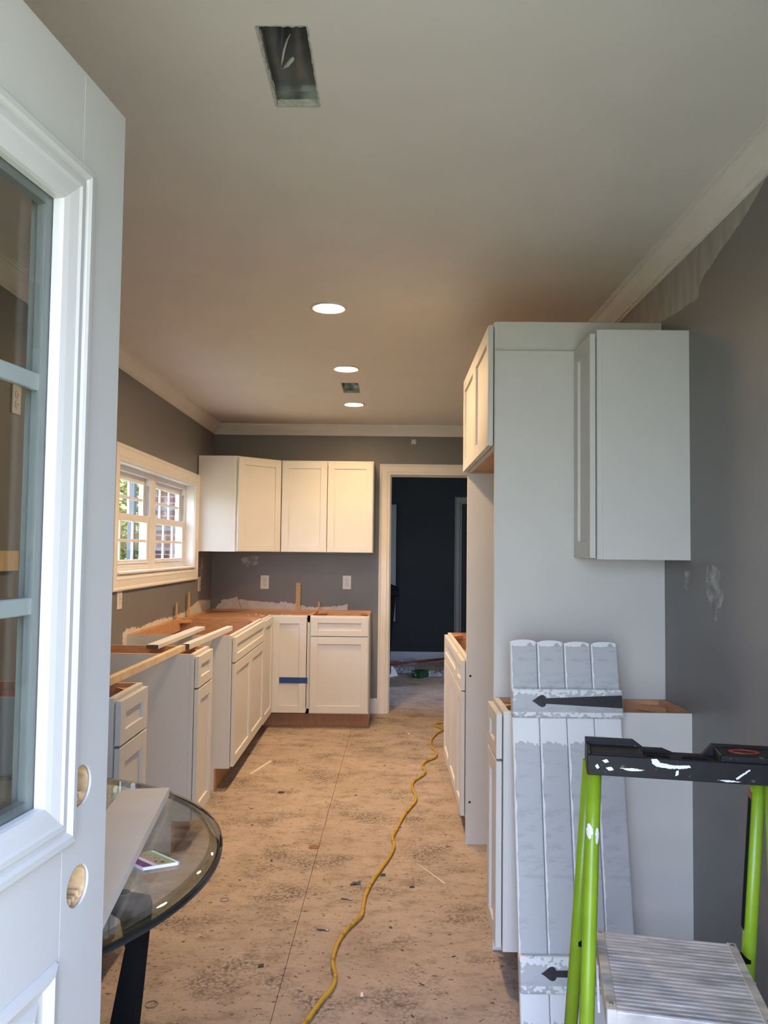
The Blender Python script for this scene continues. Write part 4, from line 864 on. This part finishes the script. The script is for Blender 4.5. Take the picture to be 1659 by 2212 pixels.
MB().box(0, 4.6, 0, 6.4, 0, 3.0, 0, 0.05).build('box_body', GREENB, gb); MB().prism([(1.6, 1.2), (2.1, 0.8), (2.6, 1.2), (2.1, 2.0)], 1, -0.03, 0).build('pale_print', mat('pale_print_green', (0.2, 0.3, 0.24), 0.6), gb)
MB().box(0.4, 1.8, -0.03, 0, 2.2, 2.5).build('pale_print', MATS['pale_print_green'], gb)
pp = MB(); pp.loops([[(0, 0, 0.0), (4.6, 6.5, 0.0), (1.4, 10.0, 0.0)], [(1.4, 0.2, 2.0), (3.2, 4.4, 3.2), (1.2, 7.0, 3.0)], [(1.6, 1.8, 4.6), (1.8, 2.4, 4.9), (1.6, 2.8, 4.7)]], 0, True, False, False, True)
tag(pp.build('folded_paper', PAPER, None, (-0.4, 346.0, -0.02)), 'folded white paper standing on the far room floor by the door frame', 'paper')
tag(MB().tube([(-3, 376.0, 1.2), (30, 388.5, 3.0)], 0.6, 10).build('red_pole', mat('dark_red_pole', (0.14, 0.025, 0.02), 0.5), None), 'long dark red pole lying across the far room floor', 'pole')
def crumple(label, x, y, sx, sy, h, m):
    g = MB(); R = []
    for j_ in range(9): R.append([(-sx + 2 * sx * i / 12 + random.uniform(-.4, .4), -sy + 2 * sy * j_ / 8 + random.uniform(-.4, .4), 0.05 + (0 if i in (0, 12) or j_ in (0, 8) else random.uniform(0.1, h))) for i in range(13)])
    g.loops(R, 0, False); tag(g.build('plastic_sheet', m, None, (x, y, -0.02)), label, 'sheet')
crumple('crumpled grey plastic sheet left of the green box on the far room floor', 6.5, 366, 5.5, 6, 2.0, PLASTIC)
crumple('crumpled pale plastic sheet right of the green box on the far room floor', 22.5, 356, 5.5, 5, 1.6, PLASTIC)
crumple('crumpled plastic sheet against the far room baseboard', 9.0, 392, 5, 4, 2.4, PLASTIC)

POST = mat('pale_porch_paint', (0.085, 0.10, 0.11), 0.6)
# ------------------------------------------------------------------ outdoors, seen through the window and lighting the doorway
struct(MB().box(-1200, -66, -1200, 1200, -14, -12).build('ground', GRASS))
struct(MB().box(-66, 1200, -1200, 0, -14, -8).build('ground_front', PATH))
def leaves(n, fn, size):
    g = MB()
    for _ in range(n):
        c = Vector(fn()); a = Vector((random.gauss(0, 1), random.gauss(0, 1), random.gauss(0, 1))).normalized(); b = a.orthogonal().normalized(); s_ = size * random.uniform(0.6, 1.3)
        vs = [g.bm.verts.new(c + a * s_), g.bm.verts.new(c + b * s_ * 0.5), g.bm.verts.new(c - a * s_), g.bm.verts.new(c - b * s_ * 0.5)]; g.face(vs)
    return g
def ell(rx, ry, rz, z):
    def f():
        while True:
            v = Vector((random.uniform(-1, 1), random.uniform(-1, 1), random.uniform(-1, 1)))
            if 0.5 < v.length < 1: return (v.x * rx, v.y * ry, z + v.z * rz)
    return f
def bush(name, label, cat, loc, rx, ry, rz, z, n, size, c1, c2, trunk):
    r = thing(name, label, cat, (*loc, -12))
    o = leaves(n, ell(rx, ry, rz, z), size).build('foliage', mat(label[:20] + '_leaves', c1, 0.6, 0, 2.2, col2=c2, thresh=(0.42, 0.58)), r, recalc=False); o['kind'] = 'stuff'
    MB().tube([(0, 0, 0), (0.5, 0.3, z * 0.6), (0, 0.5, z)], [trunk, trunk * 0.8, trunk * 0.5], 8).build('trunk', mat('bark', (0.10, 0.07, 0.05), 0.9), r)
bush('hedge_bush', 'yellow-green bush outside the left half of the window', 'bush', (-138, 385), 32, 42, 36, 74, 5200, 2.2, (0.05, 0.085, 0.012), (0.22, 0.23, 0.03), 1.5)
bush('hedge_bush', 'dark green low bush outside under the yellow-green bush', 'bush', (-146, 330), 14, 15, 20, 42, 2600, 2.0, (0.008, 0.02, 0.008), (0.06, 0.09, 0.025), 1.5)
bush('garden_tree', 'light green tree outside behind the bushes', 'tree', (-215, 560), 95, 95, 90, 130, 7500, 6.0, (0.05, 0.09, 0.02), (0.16, 0.21, 0.07), 5)
bp_ = thing('brick_pier', 'red brick pier with white stone bands outside the right half of the window', 'pier', (-93.8, 335, -12))
zz = 0.0
for k in range(14):
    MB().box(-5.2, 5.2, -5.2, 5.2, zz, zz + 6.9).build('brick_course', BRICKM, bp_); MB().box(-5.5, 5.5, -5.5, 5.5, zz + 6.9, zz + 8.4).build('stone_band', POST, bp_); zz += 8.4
pst = thing('porch_screen', 'pale painted porch screen right of the brick pier outside the window', 'screen', (-83.0, 336, -12))
MB().box(-4.6, 4.0, 0, 3, 0, 120).build('panel_board', POST, pst)
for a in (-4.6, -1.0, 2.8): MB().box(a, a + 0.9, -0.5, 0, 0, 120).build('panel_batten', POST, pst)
pc_ = thing('porch_post', 'slim white porch post left of the brick pier outside the window', 'post', (-101.5, 333, -12))
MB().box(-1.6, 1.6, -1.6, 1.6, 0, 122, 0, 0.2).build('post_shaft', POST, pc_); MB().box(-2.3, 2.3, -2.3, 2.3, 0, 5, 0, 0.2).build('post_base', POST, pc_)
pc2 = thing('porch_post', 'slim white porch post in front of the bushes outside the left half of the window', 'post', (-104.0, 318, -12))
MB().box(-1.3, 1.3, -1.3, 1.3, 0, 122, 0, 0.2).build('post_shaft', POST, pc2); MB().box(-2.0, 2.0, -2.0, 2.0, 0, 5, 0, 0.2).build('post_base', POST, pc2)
